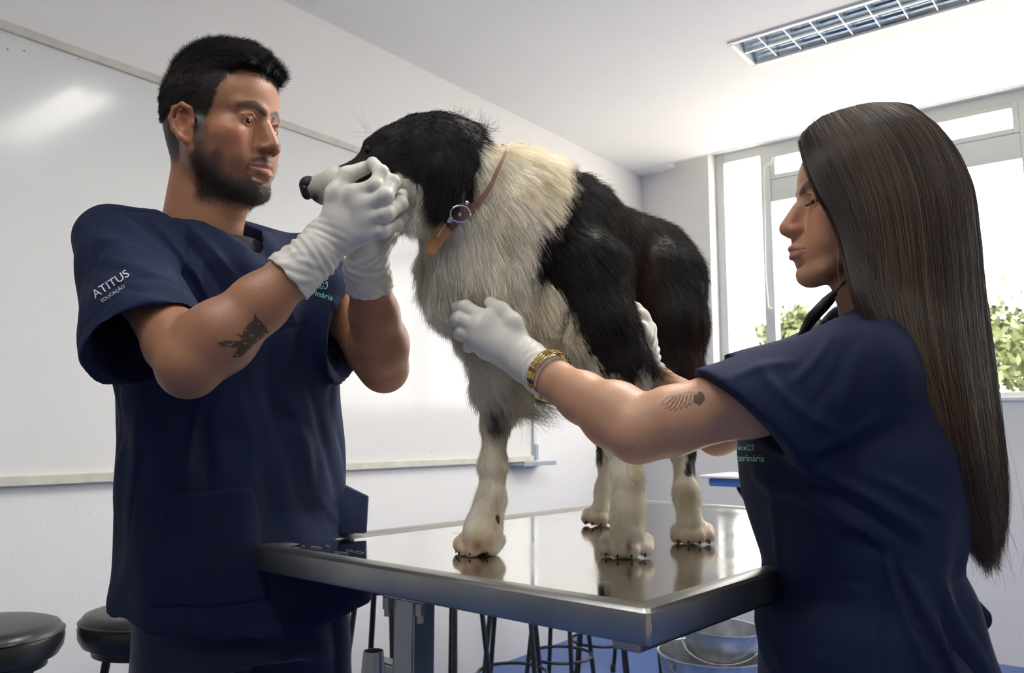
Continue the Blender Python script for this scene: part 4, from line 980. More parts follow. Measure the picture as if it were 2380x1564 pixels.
for zi, (w, n, k, rad, cl, lift) in enumerate(zones):
    P, N = sample_surface(DV, DQ, n, w*see*nohand, 80+zi); D, L_ = flow(P)
    G = grow(P, N, D, L_*(.75+.5*np.random.default_rng(zi).random(n)), k, .35 if zi == 2 else .1, .22, lift, 90+zi, sink=.001)
    G = clump(G, P, n//16, cl, zi)
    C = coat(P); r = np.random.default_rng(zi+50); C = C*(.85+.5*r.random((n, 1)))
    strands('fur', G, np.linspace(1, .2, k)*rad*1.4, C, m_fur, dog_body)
# long feathering behind the foreleg, elbow tuft, whiskers
r = np.random.default_rng(5)
def tuft(name, p0, p1, ends, n, Y0, Y1, col, spread=.012, rad=.00016, droop=0., k=9):
    t = r.random(n); a = np.array([at(*(np.array(p0)*(1-q)+np.array(p1)*q), Y0+(Y1-Y0)*q) for q in t]); e = np.array([at(*(np.array(ends[0])*(1-q)+np.array(ends[1])*q), Y0+(Y1-Y0)*q) for q in t])
    a += r.normal(size=(n, 3))*.006; e += r.normal(size=(n, 3))*spread; mid = (a+e)/2+np.array([.012, 0, -.012])+r.normal(size=(n, 3))*.004
    s = np.linspace(0, 1, k)[None, :, None]; G = a[:, None]*(1-s)**2+mid[:, None]*2*s*(1-s)+e[:, None]*s**2
    C = np.array(col)[None]*(.6+.8*r.random((n, 1))); strands(name, G, np.linspace(1, .2, k)*rad, C, m_fur, dog_body)
tuft('feathering', (1195, 870), (1230, 915), ((1225, 950), (1330, 960)), 420, 1.268, 1.28, (.09, .08, .07), .016)
tuft('feathering', (1190, 900), (1205, 960), ((1230, 985), (1300, 960)), 420, 1.268, 1.27, (.60, .55, .46), .014)
tuft('feathering', (1470, 850), (1500, 842), ((1470, 905), (1560, 868)), 1100, 1.255, 1.27, (.07, .030, .018), .010)
tuft('feathering', (1480, 880), (1495, 960), ((1520, 925), (1545, 985)), 700, 1.255, 1.25, (.66, .62, .54), .010)
tuft('whisker', (846, 316), (862, 306), ((800, 262), (860, 240)), 9, 1.19, 1.2, (.05, .05, .05), .012, .00012)
tuft('feathering', (1085, 300), (1110, 300), ((1110, 262), (1165, 292)), 90, 1.25, 1.25, (.010, .010, .010), .006)
tuft('feathering', (1030, 270), (1060, 270), ((1050, 245), (1090, 262)), 60, 1.25, 1.25, (.010, .010, .010), .006)
tuft('feathering', (1178, 352), (1205, 352), ((1205, 338), (1245, 340)), 50, 1.3, 1.3, (.02, .02, .02), .005)
tuft('feathering', (985, 400), (1060, 420), ((985, 500), (1025, 515)), 1500, 1.168, 1.168, (.014, .013, .013), .010, .00018)
# --- collar: strap with holes, D ring, rivets, stitched tongue
m_leather = mat('worn_pink_leather', (.34, .17, .12), .5, bump=.0005, bscale=160, var=.35, vscale=60)
m_tan = mat('tan_leather', (.42, .20, .09), .5, bump=.0005, bscale=160, var=.35, vscale=60)
m_chrome = mat('chrome', (.72, .72, .74), .15, metal=1.0)
dog_bvh = BVHTree.FromPolygons([tuple(v) for v in DV], [tuple(map(int, q)) for q in DQ])
collar = empty('dog_collar', at(1100, 500, 1.19), label='worn pinkish leather collar with a metal ring round the dog neck', cat='collar')
cpx = [(1163, 372, 1.235), (1152, 400, 1.205), (1136, 438, 1.185), (1112, 470, 1.178), (1080, 498, 1.175), (1050, 520, 1.178), (1026, 545, 1.185), (1012, 556, 1.20)]
path = cat_rom([at(x, y, Y) for x, y, Y in cpx], 6); cc_ = at(1115, 455, 1.275)
out = []
for p in path:
    d = Vector(cc_-p)
    hit = dog_bvh.ray_cast(Vector(cc_-(cc_-p)*3), d.normalized(), 1)
    out.append(p if hit[0] is None else np.array(hit[0])-np.array(d.normalized())*.0115)
path = np.array(out); path = np.vstack([path[:1], (path[:-2]+path[1:-1]*2+path[2:])/4, path[-1:]])
def strap(path, w, t, c, name, m, parent, k0=0):
    V = []; n = len(path)
    for i, p in enumerate(path):
        tg = unit(path[min(i+1, n-1)]-path[max(i-1, 0)]); o = unit((p-c)-tg*((p-c)@tg)); s = np.cross(tg, o)
        wi = w if np.isscalar(w) else w[i]; V += [p+s*wi/2-o*t/2, p+s*wi/2+o*t/2, p-s*wi/2+o*t/2, p-s*wi/2-o*t/2]
    Q = [(4*i+j, 4*i+(j+1) % 4, 4*i+4+(j+1) % 4, 4*i+4+j) for i in range(n-1) for j in range(4)]+[(0, 3, 2, 1), (4*n-4, 4*n-3, 4*n-2, 4*n-1)]
    o = mesh_np(name, V, Q, m, parent, smooth=False); return o
# ring closes round the far side
far = [at(1015, 552, 1.22), at(1035, 540, 1.32), at(1110, 470, 1.375), at(1160, 380, 1.36), at(1172, 338, 1.31)]
strap(cat_rom(far, 6), .010, .003, cc_, 'strap', m_leather, collar)
strap(path, np.interp(np.linspace(0, 1, len(path)), [0, .4, .6, 1], [.004, .008, .016, .019]), .0032, cc_, 'strap', m_leather, collar)
tg_path = cat_rom([at(1040, 528, 1.172), at(1018, 552, 1.172), at(1004, 578, 1.176)], 6); strap(tg_path, .022, .0035, cc_, 'tongue', m_tan, collar)
MB().lathe(at(1004, 576, 1.175), [(.011, -.0017), (.011, .0017)], 20, unit([-.3, -1, -.1])).build('tongue', m_tan, collar)
for x, y, rr in ((1085, 472, .0035), (1045, 512, .0045), (1068, 498, .003)):
    p = at(x, y, 1.166); hit = np.array(p); MB().lathe(hit, [(rr, -.001), (rr, .0008), (rr*.6, .0018)], 14, (-.1, -1, 0)).build('rivet', m_chrome, collar, smooth=True)
rc = at(1070, 498, 1.160); rp = [rc+np.array([math.cos(a)*.0145, -.002, math.sin(a)*.0125]) for a in np.linspace(0, 2*math.pi, 28, endpoint=False)]
MB().tube(rp, .0013, 8, closed=True).build('ring', m_chrome, collar, smooth=True, label='thin chrome ring')
bp = [at(1036, 520, 1.166), at(1024, 536, 1.166), at(1016, 552, 1.168)]
MB().tube(bp, .0012, 8).build('buckle_pin', m_chrome, collar, smooth=True)
# ================================================================== THE WOMAN
WY = math.radians(97); WB_ = rotm(WY); WFW = WB_@np.array([0, 1, 0]); WRT = WB_@np.array([1, 0, 0])
root_ = at(1851, 467, 1.15)
WHM, WHS = rotm(math.radians(90), math.radians(5), 0), .93
WHo = root_-WHM@np.array([0, .094, .004])*WHS
W_ax = np.array([.467, 1.12, 0])
woman = empty('person', (W_ax[0], W_ax[1], 0), label='woman in navy scrubs with long straight brown hair leaning over the dog, seen in profile', cat='person')
Wsh = {-1: at(1962, 862, 1.010), 1: at(1915, 850, 1.29)}
Wel = {-1: at(1482, 1001, 1.030), 1: at(1668, 1000, 1.365)}
Wwr = {-1: at(1262, 868, 1.160), 1: at(1496, 868, 1.335)}
WLH = dict(wr=at(1225, 838, 1.182),
  fingers=[[at(1128, 742, 1.186), at(1082, 716, 1.196), at(1068, 716, 1.22), at(1080, 716, 1.25)],
           [at(1114, 762, 1.183), at(1070, 742, 1.195), at(1064, 744, 1.22), at(1080, 744, 1.25)],
           [at(1116, 788, 1.185), at(1078, 772, 1.198), at(1072, 776, 1.22), at(1086, 776, 1.25)],
           [at(1130, 812, 1.192), at(1098, 800, 1.203), at(1090, 804, 1.225), at(1100, 802, 1.25)]],
  thumb=[at(1205, 800, 1.190), at(1190, 752, 1.186), at(1165, 722, 1.190), at(1140, 705, 1.20)])
WRH = dict(wr=at(1492, 832, 1.325),
  fingers=[[at(1486, 762, 1.325), at(1482, 728, 1.330), at(1470, 712, 1.335)],
           [at(1498, 765, 1.310), at(1492, 735, 1.310), at(1478, 716, 1.315)],
           [at(1500, 772, 1.312), at(1494, 742, 1.308), at(1476, 728, 1.310)],
           [at(1496, 782, 1.298), at(1488, 760, 1.292), at(1470, 748, 1.295)]],
  thumb=[at(1478, 815, 1.318), at(1466, 790, 1.310), at(1456, 770, 1.30)])
wparts = []
for s_, hd in ((-1, WLH), (1, WRH)):
    F = build_arm(Wsh[s_], Wel[s_], Wwr[s_], (.046, .045, .040, .0335, .0370, .0315, .0245), h=.0030)
    wparts.append(F.mesh(1))
    pts = np.array([hd['wr']]+[p for f in hd['fingers'] for p in f]); F = Field(pts.min(0)-.05, pts.max(0)+.05, .0028)
    hand_field(F, hd['wr'], None, hd['fingers'], hd['thumb'], grow_=-.0030); F.cone(Wwr[s_], hd['wr'], .020, .017, k=.008)
    wparts.append(F.mesh(1))
WW = np.stack([WRT, WFW, [0, 0, 1]], 1)
F = Field((.20, .85, .0), (.78, 1.50, 1.40), .009)
F.loft(W_ax, WB_, [(.80, .15, .10, 0, 0), (.95, .13, .10, 0, 0), (1.08, .11, .075, 0, 0), (1.17, .11, .07, 0, -.02), (1.22, .07, .04, 0, -.04)], k=.02)
wlegs = {}
for s_ in (1, -1):
    hp = W_ax+WRT*.08*s_+[0, 0, .86]; kn_ = hp+[0, 0, -.40]+WFW*.02; an = kn_+[0, 0, -.38]-WFW*.02; wlegs[s_] = (hp, kn_, an)
    F.chain([hp, kn_, an], [.08, .052, .036], k=.03); F.cone(an+[0, 0, -.035], an+WFW*.13+[0, 0, -.045], .032, .025, k=.02)
wparts.append(F.mesh(2))
HV, HQ, HL = build_head(WHo, WHM, WHS, False)
NC = face_colours(HL, False, SKIN_W)
# dark line of lashes along the lowered lid
lash = np.minimum(line_dist3(HL, [(.019, .079, -.0062), (.032, .0845, -.0085), (.045, .0765, -.0060)]), line_dist3(HL*[-1, 1, 1], [(.019, .079, -.0062), (.032, .0845, -.0085), (.045, .0765, -.0060)]))
NC = mixc(NC, (.02, .012, .010), (1-smoothstep(lash, .0012, .0030))*.9)
allV, allQ, allC, off = [], [], [], 0
for V, Q in wparts: allV.append(V); allQ.append(Q+off); allC.append(np.tile(SKIN_W, (len(V), 1))); off += len(V)
allV.append(HV); allQ.append(HQ+off); allC.append(NC)
wskV, wskQ = np.vstack(allV), np.vstack(allQ)
wbody = mesh_np('body', wskV, wskQ, m_skin, woman, np.vstack(allC))
eyeballs(WHo, WHM, WHS, woman, look=(0, .80, -.60))
# lashes
LV = []
for q in np.linspace(0, 1, 26):
    p = np.array([(-.019-.026*q), .0800+.0055*math.sin(math.pi*q)-.003*q, -.0068-.002*math.sin(math.pi*q)])
    d = np.array([-.25*(q-.4), .9, -.55]); d /= np.linalg.norm(d); LV.append([WHo+WHM@((p+d*t*.0075+np.array([0, 0, .0022*t*t]))*WHS) for t in np.linspace(0, 1, 5)])
strands('eyelashes', np.array(LV), np.linspace(1, .2, 5)*.00028, np.tile((.01, .008, .008), (26, 1)), m_hair_dark, woman)
bw = np.clip(1-smoothstep(line_dist3(HL*[-1, 1, 1], [(0.010, .093, .0155), (.026, .088, .0215), (.044, .072, .0180)]), .003, .0055), 0, 1)
hair_on(HV, HQ, HL, bw, 700, lambda L: np.stack([np.sign(L[:, 0])*1.0, 0*L[:, 0], .15+0*L[:, 0]], 1), lambda L: .006+0*L[:, 0], 4, .00014, 'eyebrow_hair', woman, dict(org=WHo, c=(.012, .009, .008)), WHM, 4, lift=.10, jitter=.12)
glove(WLH, Wwr[-1], Wel[-1], woman, .022, .0320, flare=.005)
glove(WRH, Wwr[1], Wel[1], woman, .020, .0310)

# --- scrub top, long over the hips
def wrow(y, xf, xb, hw):
    a = at(xf, y, 1.12); b = at(xb, y, 1.12); return (a[2], hw, (b[0]-a[0])/2, 0, -((a[0]+b[0])/2-W_ax[0]))
rows = [wrow(1760, 1840, 2330, .186), wrow(1640, 1820, 2290, .182), wrow(1540, 1800, 2250, .178), wrow(1480, 1790, 2228, .175), wrow(1420, 1792, 2206, .172), wrow(1360, 1812, 2185, .166), wrow(1300, 1800, 2150, .160), wrow(1240, 1778, 2175, .160), wrow(1150, 1748, 2180, .162), wrow(1050, 1736, 2170, .162), wrow(960, 1752, 2120, .150), wrow(880, 1800, 2085, .136), wrow(820, 1850, 2070, .112), wrow(775, 1905, 2060, .09), wrow(745, 1945, 2050, .065)]
rows.sort(key=lambda r_: r_[0])
F = Field((.20, .84, .62), (.84, 1.46, 1.36), .0042)
F.loft(W_ax, WB_, rows, k=.01, ex=2.3)
wn = np.array([WHo[0]+.018, 1.15, 0]); wnb = np.array([.505, 1.15, at(2000, 742, 1.15)[2]])
for s_ in (1, -1): F.cone(wnb+WRT*.045*s_, Wsh[s_]+[0.012, 0, .006], .036, .046, k=.035)
WSE = {-1: at(1738, 985, 1.015), 1: at(1780, 920, 1.31)}
for s_ in (1, -1):
    a = Wsh[s_]; d_ = unit(WSE[s_]-a); F.cone(a+[.01, 0, -.004], WSE[s_]+d_*.05, .066, .094, k=.035)
for s_ in (1, -1):
    a = Wsh[s_]; d_ = unit(WSE[s_]-a); e = WSE[s_]; n_ = unit(unit(at(1640, 890, 1.0)-at(1832, 1075, 1.0))) if s_ == -1 else None
    hem = unit(at(1832, 1078, 1.015)-at(1642, 888, 1.015)); n_ = unit(np.cross(hem, [0, 1, 0])); n_ = n_ if n_@d_ > 0 else -n_
    sl, g = F._win(e-.2, e+.2); dd = (g[0]-e[0])*n_[0]+(g[1]-e[1])*n_[1]+(g[2]-e[2])*n_[2]
    b0 = e+n_*.09; rr = np.sqrt((g[0]-b0[0])**2+(g[1]-b0[1])**2+(g[2]-b0[2])**2)
    X0, Y0 = g[0]-W_ax[0], g[1]-W_ax[1]; bx = np.abs(X0*WRT[0]+Y0*WRT[1]); by = np.abs(X0*WFW[0]+Y0*WFW[1]); tor = ((bx/.165)**2.3+(by/.150)**2.3)**(1/2.3)-1
    F._mix(sl, np.maximum(np.maximum(-dd, -(tor*.13-.004)), rr-.17).astype(np.float32), .004, 'sub')
    F.cone(a+d_*.12, e+d_*.08, .050, .086, k=.004, op='sub')
F.cone(wnb+[0, 0, .08], wnb-[0, 0, .0]+WFW*.016, .066, .052, k=.006, op='sub')
F.half((0, 0, .655), (0, 0, -1))
WV, WQ = F.mesh(2); WN = normals_of(WV, WQ); zz = WV[:, 2]; B = (WV-W_ax)@WW; th = np.arctan2(B[:, 0], B[:, 1])
low = 1-smoothstep(zz, .94, 1.02)
D = low*.006*np.sin(th*11+waves(WV, 12, .3, 6)*1.8)*smoothstep(-B[:, 1], -.12, .03)+waves(WV, 22, .11, 10, (1, 1, .6))*.0018
for a, b, w, am, bow in (
    ((2050, 1295), (2052, 1600), 9, -.0060, 0), ((2062, 1300), (2180, 1600), 13, .0085, 10), ((2085, 1310), (2215, 1600), 9, -.0075, 8), ((2110, 1330), (2245, 1600), 12, .0080, 6), ((2160, 1350), (2270, 1600), 9, -.0065, 4), ((2190, 1350), (2300, 1600), 11, .0060, 0),
    ((1730, 1100), (2050, 1260), 14, .0055, -14), ((1745, 1150), (2060, 1290), 12, -.0040, -12), ((1840, 1070), (2150, 1240), 13, .0050, -12), ((1880, 1120), (2120, 1270), 11, -.0045, -8), ((1990, 1090), (2200, 1200), 12, .0040, -6),
    ((1880, 1085), (2090, 985), 16, -.0070, 10), ((1860, 1060), (2060, 950), 12, .0040, 10), ((1700, 880), (1850, 840), 12, .0035, -6), ((1760, 850), (1960, 1010), 14, .0040, 20), ((1940, 770), (1830, 900), 11, .0040, -10), ((1975, 790), (1880, 960), 11, -.0035, -12), ((2010, 800), (1960, 980), 14, .0035, 10),
    ((1800, 1345), (2045, 1352), 3, -.0030, 0), ((1790, 1130), (1815, 1345), 8, .0035, 0), ((1850, 1250), (2040, 1200), 12, .0030, 6), ((1780, 1480), (1830, 1560), 12, .0035, 0)):
    D += crease(WV, WN, a, b, w, am, bow)
WV = WV+WN*D[:, None]
mesh_np('scrub_top', WV, WQ, m_navy, woman); wtop_bvh = BVHTree.FromPolygons([tuple(v) for v in WV], [tuple(map(int, q)) for q in WQ])
F = Field((.20, .84, .0), (.84, 1.46, .92), .007)
F.loft(W_ax, WB_, [(.70, .165, .13, 0, 0), (.86, .15, .11, 0, 0)], k=.02)
for s_ in (1, -1):
    hp, kn_, an = wlegs[s_]; F.chain([hp+[0, 0, -.06], kn_, an+[0, 0, .04]], [.102, .082, .072], k=.03)
F.half((0, 0, .055), (0, 0, -1)); V, Q = F.mesh(2); mesh_np('trousers', V, Q, m_navy2, woman)
for s_ in (1, -1):
    an = wlegs[s_][2]; F = Field(an-.3, an+.3, .005); F.cone(np.array([an[0], an[1], .045]), np.array([an[0], an[1], .035])+WFW*.15, .042, .034, k=.02); F.half((0, 0, .004), (0, 0, -1)); V, Q = F.mesh(1); mesh_np('shoe', V, Q, m_shoe, woman)
# waist tie knotted behind
F = Field(at(2225, 1310, 1.05)-.08, at(2225, 1310, 1.05)+.1, .003)
F.ell(at(2205, 1300, 1.06), (.018, .018, .016), k=.006); F.ell(at(2222, 1322, 1.05), (.010, .016, .014), k=.006)
F.chain([at(2215, 1318, 1.05), at(2240, 1380, 1.05), at(2278, 1438, 1.05)], [.008, .010, .016], k=.006, flat=(0, 1, 0), f=.3)
V, Q = F.mesh(1); mesh_np('waist_tie', V, Q, m_navy, woman)

# --- long hair: a solid fall with strands over it, laid along guide locks (front to back)
GD = [  # (x, y) down each lock on the near side, front lock first
    [(1856, 340), (1868, 383), (1895, 450), (1930, 510), (1955, 575), (1972, 640), (1990, 700), (2030, 790), (2090, 880), (2140, 960)],
    [(1874, 311), (1902, 368), (1945, 460), (1975, 540), (1990, 620), (2005, 700), (2045, 800), (2105, 910), (2150, 1010), (2180, 1110)],
    [(1905, 288), (1948, 352), (1995, 460), (2015, 560), (2025, 660), (2050, 760), (2090, 860), (2135, 980), (2180, 1110), (2225, 1240)],
    [(1945, 273), (1995, 335), (2040, 450), (2065, 570), (2075, 680), (2095, 790), (2130, 900), (2165, 1020), (2205, 1150), (2255, 1290)],
    [(1990, 261), (2052, 320), (2105, 440), (2125, 570), (2135, 690), (2150, 810), (2175, 930), (2200, 1060), (2235, 1190), (2285, 1318)],
    [(2025, 256), (2110, 310), (2165, 430), (2185, 560), (2195, 690), (2208, 820), (2225, 950), (2245, 1080), (2270, 1200), (2300, 1320)],
    [(2075, 256), (2155, 305), (2212, 420), (2235, 550), (2245, 690), (2255, 820), (2270, 950), (2285, 1080), (2300, 1200), (2310, 1300)],
    [(2110, 262), (2190, 325), (2245, 430), (2262, 540), (2275, 680), (2290, 810), (2305, 950), (2318, 1080), (2322, 1180), (2316, 1280)]]
YN = np.array([1.112, 1.076, 1.055, 1.045, 1.035, 1.015, 1.0, 1.0, 1.02, 1.04])   # near layer distances
YF = np.array([1.15, 1.16, 1.17, 1.18, 1.18, 1.18, 1.17, 1.16, 1.15, 1.13])
GD = np.array(GD, float)
def lock(a, dlay, k=26):
    """a 0..1 front to back, dlay 0..1 near to middle of the head"""
    i = a*(len(GD)-1); i0 = np.minimum(i.astype(int), len(GD)-2); f = (i-i0)[:, None, None]
    g = GD[i0]*(1-f)+GD[i0+1]*f; Yl = YN[None]*(1-dlay[:, None])+YF[None]*dlay[:, None]
    edge = np.clip((a-.75)/.25, 0, 1)[:, None]; Yl = Yl*(1-edge*.7)+1.12*edge*.7
    fe = np.clip((.2-a)/.2, 0, 1)[:, None]; Yl = Yl+fe*np.array([.0, .012, .012, .006, .0, .0, 0, 0, 0, 0])
    P = np.empty((len(a), g.shape[1], 3)); c, s = math.cos(PITCH), math.sin(PITCH)
    A = (g[..., 0]-1190)/F_PX; Bv = (782-g[..., 1])/F_PX; dyy = c-s*Bv; dz = s+c*Bv
    P[..., 0] = A/dyy*Yl; P[..., 1] = Yl; P[..., 2] = EYE+dz/dyy*Yl
    # resample smoothly
    n = g.shape[1]; t = np.linspace(0, n-1, k); j = np.minimum(t.astype(int), n-2); u = (t-j)[None, :, None]
    Pm = np.concatenate([2*P[:, :1]-P[:, 1:2], P, 2*P[:, -1:]-P[:, -2:-1]], 1)
    p0, p1, p2, p3 = Pm[:, j], Pm[:, j+1], Pm[:, j+2], Pm[:, j+3]
    return .5*((2*p1)+(-p0+p2)*u+(2*p0-5*p1+4*p2-p3)*u**2+(-p0+3*p1-3*p2+p3)*u**3)
F = Field((.34, 1.00, .88), (.80, 1.34, 1.585), .0034)
base = lock(np.repeat(np.linspace(.05, .955, 26), 3), np.tile(np.array([.12, .5, .9]), 26), 20)
tt = np.linspace(0, 1, 20); rprof = np.interp(tt, [0, .1, .35, .7, .9, 1], [.012, .016, .018, .013, .009, .004])
for P in base: F.chain(list(P), list(rprof), k=.003)
F.ell(WHo+WHM@np.array([0, -.030, .036])*WHS, np.array([.074, .104, .085])*WHS, WHM, k=.015)
F.ell(WHo+WHM@np.array([0, -.075, .02])*WHS, np.array([.066, .080, .088])*WHS, WHM, k=.015)
F.ell(WHo+WHM@np.array([0, -.055, .078])*WHS, np.array([.052, .078, .052])*WHS, WHM, k=.015)
F.half(at(1862, 352, 1.15), WHM@np.array([0, 1, -.45])*1.0)
V, Q = F.mesh(6); N = normals_of(V, Q)
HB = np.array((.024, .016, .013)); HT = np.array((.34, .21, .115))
def hcol(P, r_): # darker at the root, lighter golden brown ends
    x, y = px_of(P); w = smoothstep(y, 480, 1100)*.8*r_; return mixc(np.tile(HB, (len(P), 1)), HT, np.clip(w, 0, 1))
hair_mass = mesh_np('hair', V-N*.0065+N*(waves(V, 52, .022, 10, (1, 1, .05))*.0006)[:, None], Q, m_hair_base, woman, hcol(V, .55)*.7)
r = np.random.default_rng(17); n = 46000
a = r.random(n)**.95; dl = r.random(n)*1.0; dl[:int(n*.62)] = r.random(int(n*.62))*.10
G = lock(np.clip(a, 0, 1), dl)
k = G.shape[1]; t = np.linspace(0, 1, k)
amp = (.0012+.007*t**1.5)[None, :, None]; ph = r.uniform(0, 6.28, (n, 1, 3))
G = G+np.sin(t[None, :, None]*r.uniform(3, 8, (n, 1, 1))+ph)*amp*r.uniform(.2, 1.0, (n, 1, 1))+np.array([0, -.0015-.011, 0])*(np.interp(t, [0, .05, .2, .9, 1], [.9, 1, 1, 1, .4])[None, :, None])*(dl < .12)[:, None, None]+np.array([0, 0, .006])*(np.interp(t, [0, .12], [1, 0])[None, :, None])
cut = r.uniform(.80, 1.0, n); cut[r.random(n) < .3] = r.uniform(.55, .9)  # tapering ends
lockid = (a*46).astype(int); lo_ = r.random(60)*.7+.3
G0 = G[:, :1]; idxs = np.linspace(0, 1, k)[None, :]*cut[:, None]*(k-1); j0 = np.minimum(idxs.astype(int), k-2); fr = (idxs-j0)[..., None]
G = np.take_along_axis(G, j0[..., None].repeat(3, 2), 1)*(1-fr)+np.take_along_axis(G, (j0+1)[..., None].repeat(3, 2), 1)*fr
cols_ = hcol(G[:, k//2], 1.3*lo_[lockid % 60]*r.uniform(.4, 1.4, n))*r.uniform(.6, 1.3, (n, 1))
strands('hair_strands', G, np.interp(np.linspace(0, 1, k), [0, .8, 1], [1, 1, .3])*.00021, cols_, m_hair_long, hair_mass)
# short fill strands all over the mass, combed from the parting down
MV = V-N*.0065; P, Nn = sample_surface(MV, Q, 60000, None, 77); side = np.where(P[:, 1] < 1.150, -1.0, 1.0); topw = smoothstep(P[:, 2], WHo[2]+.03*WHS, WHo[2]+.11*WHS)
D = np.stack([.10+.45*topw, side*.9*topw, -1+.45*topw], 1); D /= np.linalg.norm(D, axis=1, keepdims=True)
Gf = grow(P, Nn, D, r.uniform(.016, .026, len(P)), 6, .5, .05, .06, 78, sink=.001)
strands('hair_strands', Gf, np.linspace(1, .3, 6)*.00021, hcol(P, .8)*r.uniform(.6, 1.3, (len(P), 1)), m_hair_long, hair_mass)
# loose flyaway hairs
n = 90; a = r.random(n); G = lock(a, r.random(n)*.4); G = G+np.sin(t[None, :, None]*r.uniform(2, 5, (n, 1, 1))+r.uniform(0, 6.28, (n, 1, 3)))*(.004+.022*t**1.4)[None, :, None]
strands('hair_strands', G, np.full(k, .00012), np.tile((.22, .15, .09), (n, 1)), m_hair_long, hair_mass)
# --- wristwatch: links, case, dial
m_gold = mat('gold_metal', (.80, .58, .22), .22, metal=1.0, var=.15, vscale=90)
m_dial = mat('watch_dial', (.78, .70, .45), .3, coat=.4)
wax = unit(Wel[-1]-Wwr[-1]); wc = at(1268, 862, 1.150)+wax*.008
watch = empty('wristwatch', wc, label='gold link wristwatch on the wrist of the woman', cat='watch')
e1 = unit(np.cross(wax, [0, 1, 0])); e2 = np.cross(wax, e1); rw = .0325
if e1[2] < 0: e1 = -e1
for i in range(26):
    an_ = 2*math.pi*i/26; pc = wc+(e1*math.cos(an_)+e2*math.sin(an_))*rw
    if abs(((an_-math.radians(205)+math.pi) % (2*math.pi))-math.pi) < .40: continue
    rd = e1*math.cos(an_)+e2*math.sin(an_); tn = -e1*math.sin(an_)+e2*math.cos(an_)
    for (o0, o1, hh) in ((-.0072, -.0030, .0012), (-.0027, .0027, .0017), (.0030, .0072, .0012)):
        q = .0034; c8 = [pc+wax*o+tn*t_+rd*z_ for z_ in (-hh, hh) for (o, t_) in ((o0, -q), (o1, -q), (o1, q), (o0, q))]
        MB().quadbox(c8, .0005).build('link', m_gold, watch)
an_ = math.radians(205); rd = e1*math.cos(an_)+e2*math.sin(an_); pc = wc+rd*(rw+.001)
MB().lathe(pc, [(.0125, -.003), (.0145, -.0015), (.0145, .003), (.0125, .0045), (.0115, .0040)], 28, rd).build('case', m_gold, watch, smooth=True)
MB().lathe(pc, [(.0112, .0038), (.0110, .0042)], 24, rd).build('dial', m_dial, watch)
# --- stethoscope round the neck
m_rubber = mat('black_rubber', (.015, .017, .02), .5)
st = empty('stethoscope', at(1925, 700, 1.12), label='black stethoscope hanging from the ears of the woman', cat='stethoscope')
for dy_, Yo in ((0, 1.095), (10, 1.165)):
    MB().tube(cat_rom([at(1985, 598+dy_, Yo), at(1975, 640+dy_, Yo), at(1950, 668+dy_, Yo), at(1932, 690+dy_, Yo)], 5), .0022, 8).build('ear_tube', m_chrome, st, smooth=True)
    pth = cat_rom([at(1940, 680+dy_, Yo), at(1915, 705+dy_, Yo), at(1885, 738+dy_, Yo+.01), at(1868, 775, 1.15), at(1850, 840, 1.17)], 5); MB().tube(pth, np.interp(np.linspace(0, 1, len(pth)), [0, .2, 1], [.0045, .0065, .0070]), 10).build("rubber_tube", m_rubber, st, smooth=True)
MB().tube(cat_rom([at(1850, 840, 1.17), at(1780, 1000, 1.20), at(1640, 1000, 1.26), at(1520, 900, 1.30), at(1475, 790, 1.32)], 6), .0055, 10).build('rubber_tube', m_rubber, st, smooth=True)
# ================================================================== TABLE, STOOLS, BUCKETS, SIDE TABLE
m_steel = mat('brushed_steel', (.50, .495, .47), .10, metal=1.0, bump=.00006, bscale=30, stretch=(1, 1, 1), var=.06, vscale=9, rvar=.05)
m_steel2 = mat('steel_rim', (.40, .40, .37), .40, metal=1.0, bump=.0002, bscale=60, var=.15, vscale=14)
m_leg = mat('steel_leg', (.34, .35, .37), .33, metal=1.0, var=.12, vscale=10)
TA = atz(1509, 1426, TZ)                 # near corner of the table top
tL = unit(atz(600, 1274.5, TZ)-TA); tL[2] = 0; tL = unit(tL); tW = np.array([-tL[1], tL[0], 0]); tW = tW if tW[0] > 0 else -tW
TLn, TWd = .745, 1.16
def frT(a, b, z): return TA+tL*a+tW*b+np.array([0, 0, z])
table = empty('examination_table', frT(TLn/2, TWd/2, 0)-np.array([0, 0, TZ]), label='stainless steel examination table with a raised rim, the dog standing on it', cat='table')
# top sheet: a shallow tray, rim edge all round
mb = MB(); e = .034; bw_ = .012
mb.box(e, TLn-e, e, TWd-e, -.010, -.0065+.0065, frT)
mb.build('table_top', m_steel, table)
def rimring(z0, z1, o0, o1):
    c = lambda o, z: [frT(o, o, z), frT(TLn-o, o, z), frT(TLn-o, TWd-o, z), frT(o, TWd-o, z)]
    return c(o0, z0), c(o1, z1)
bm_ = bmesh.new(); prof = [(.034, .0), (.028, .0035), (.008, .0045), (.003, .0035), (.0, .0), (-.0, -.031), (.002, -.034), (.012, -.034), (.014, -.030)]
rings = [[bm_.verts.new(tuple(frT(*q))) for q in ((o, o, z), (TLn-o, o, z), (TLn-o, TWd-o, z), (o, TWd-o, z))] for o, z in prof]
for A_, B_ in zip(rings, rings[1:]):
    for i in range(4): bm_.faces.new((A_[i], A_[(i+1) % 4], B_[(i+1) % 4], B_[i]))
vedges = [e_ for e_ in bm_.edges if any(e_.verts[0] in r_ and e_.verts[1] in r2 for r_, r2 in zip(rings, rings[1:]) for r_, r2 in ((r_, r2), (r2, r_)))]
bmesh.ops.bevel(bm_, geom=vedges, offset=.006, segments=3, profile=.5, affect='EDGES')
bmesh.ops.recalc_face_normals(bm_, faces=bm_.faces); bm_.transform(world_of(table).inverted()); me = bpy.data.meshes.new('table_rim'); bm_.to_mesh(me); bm_.free()
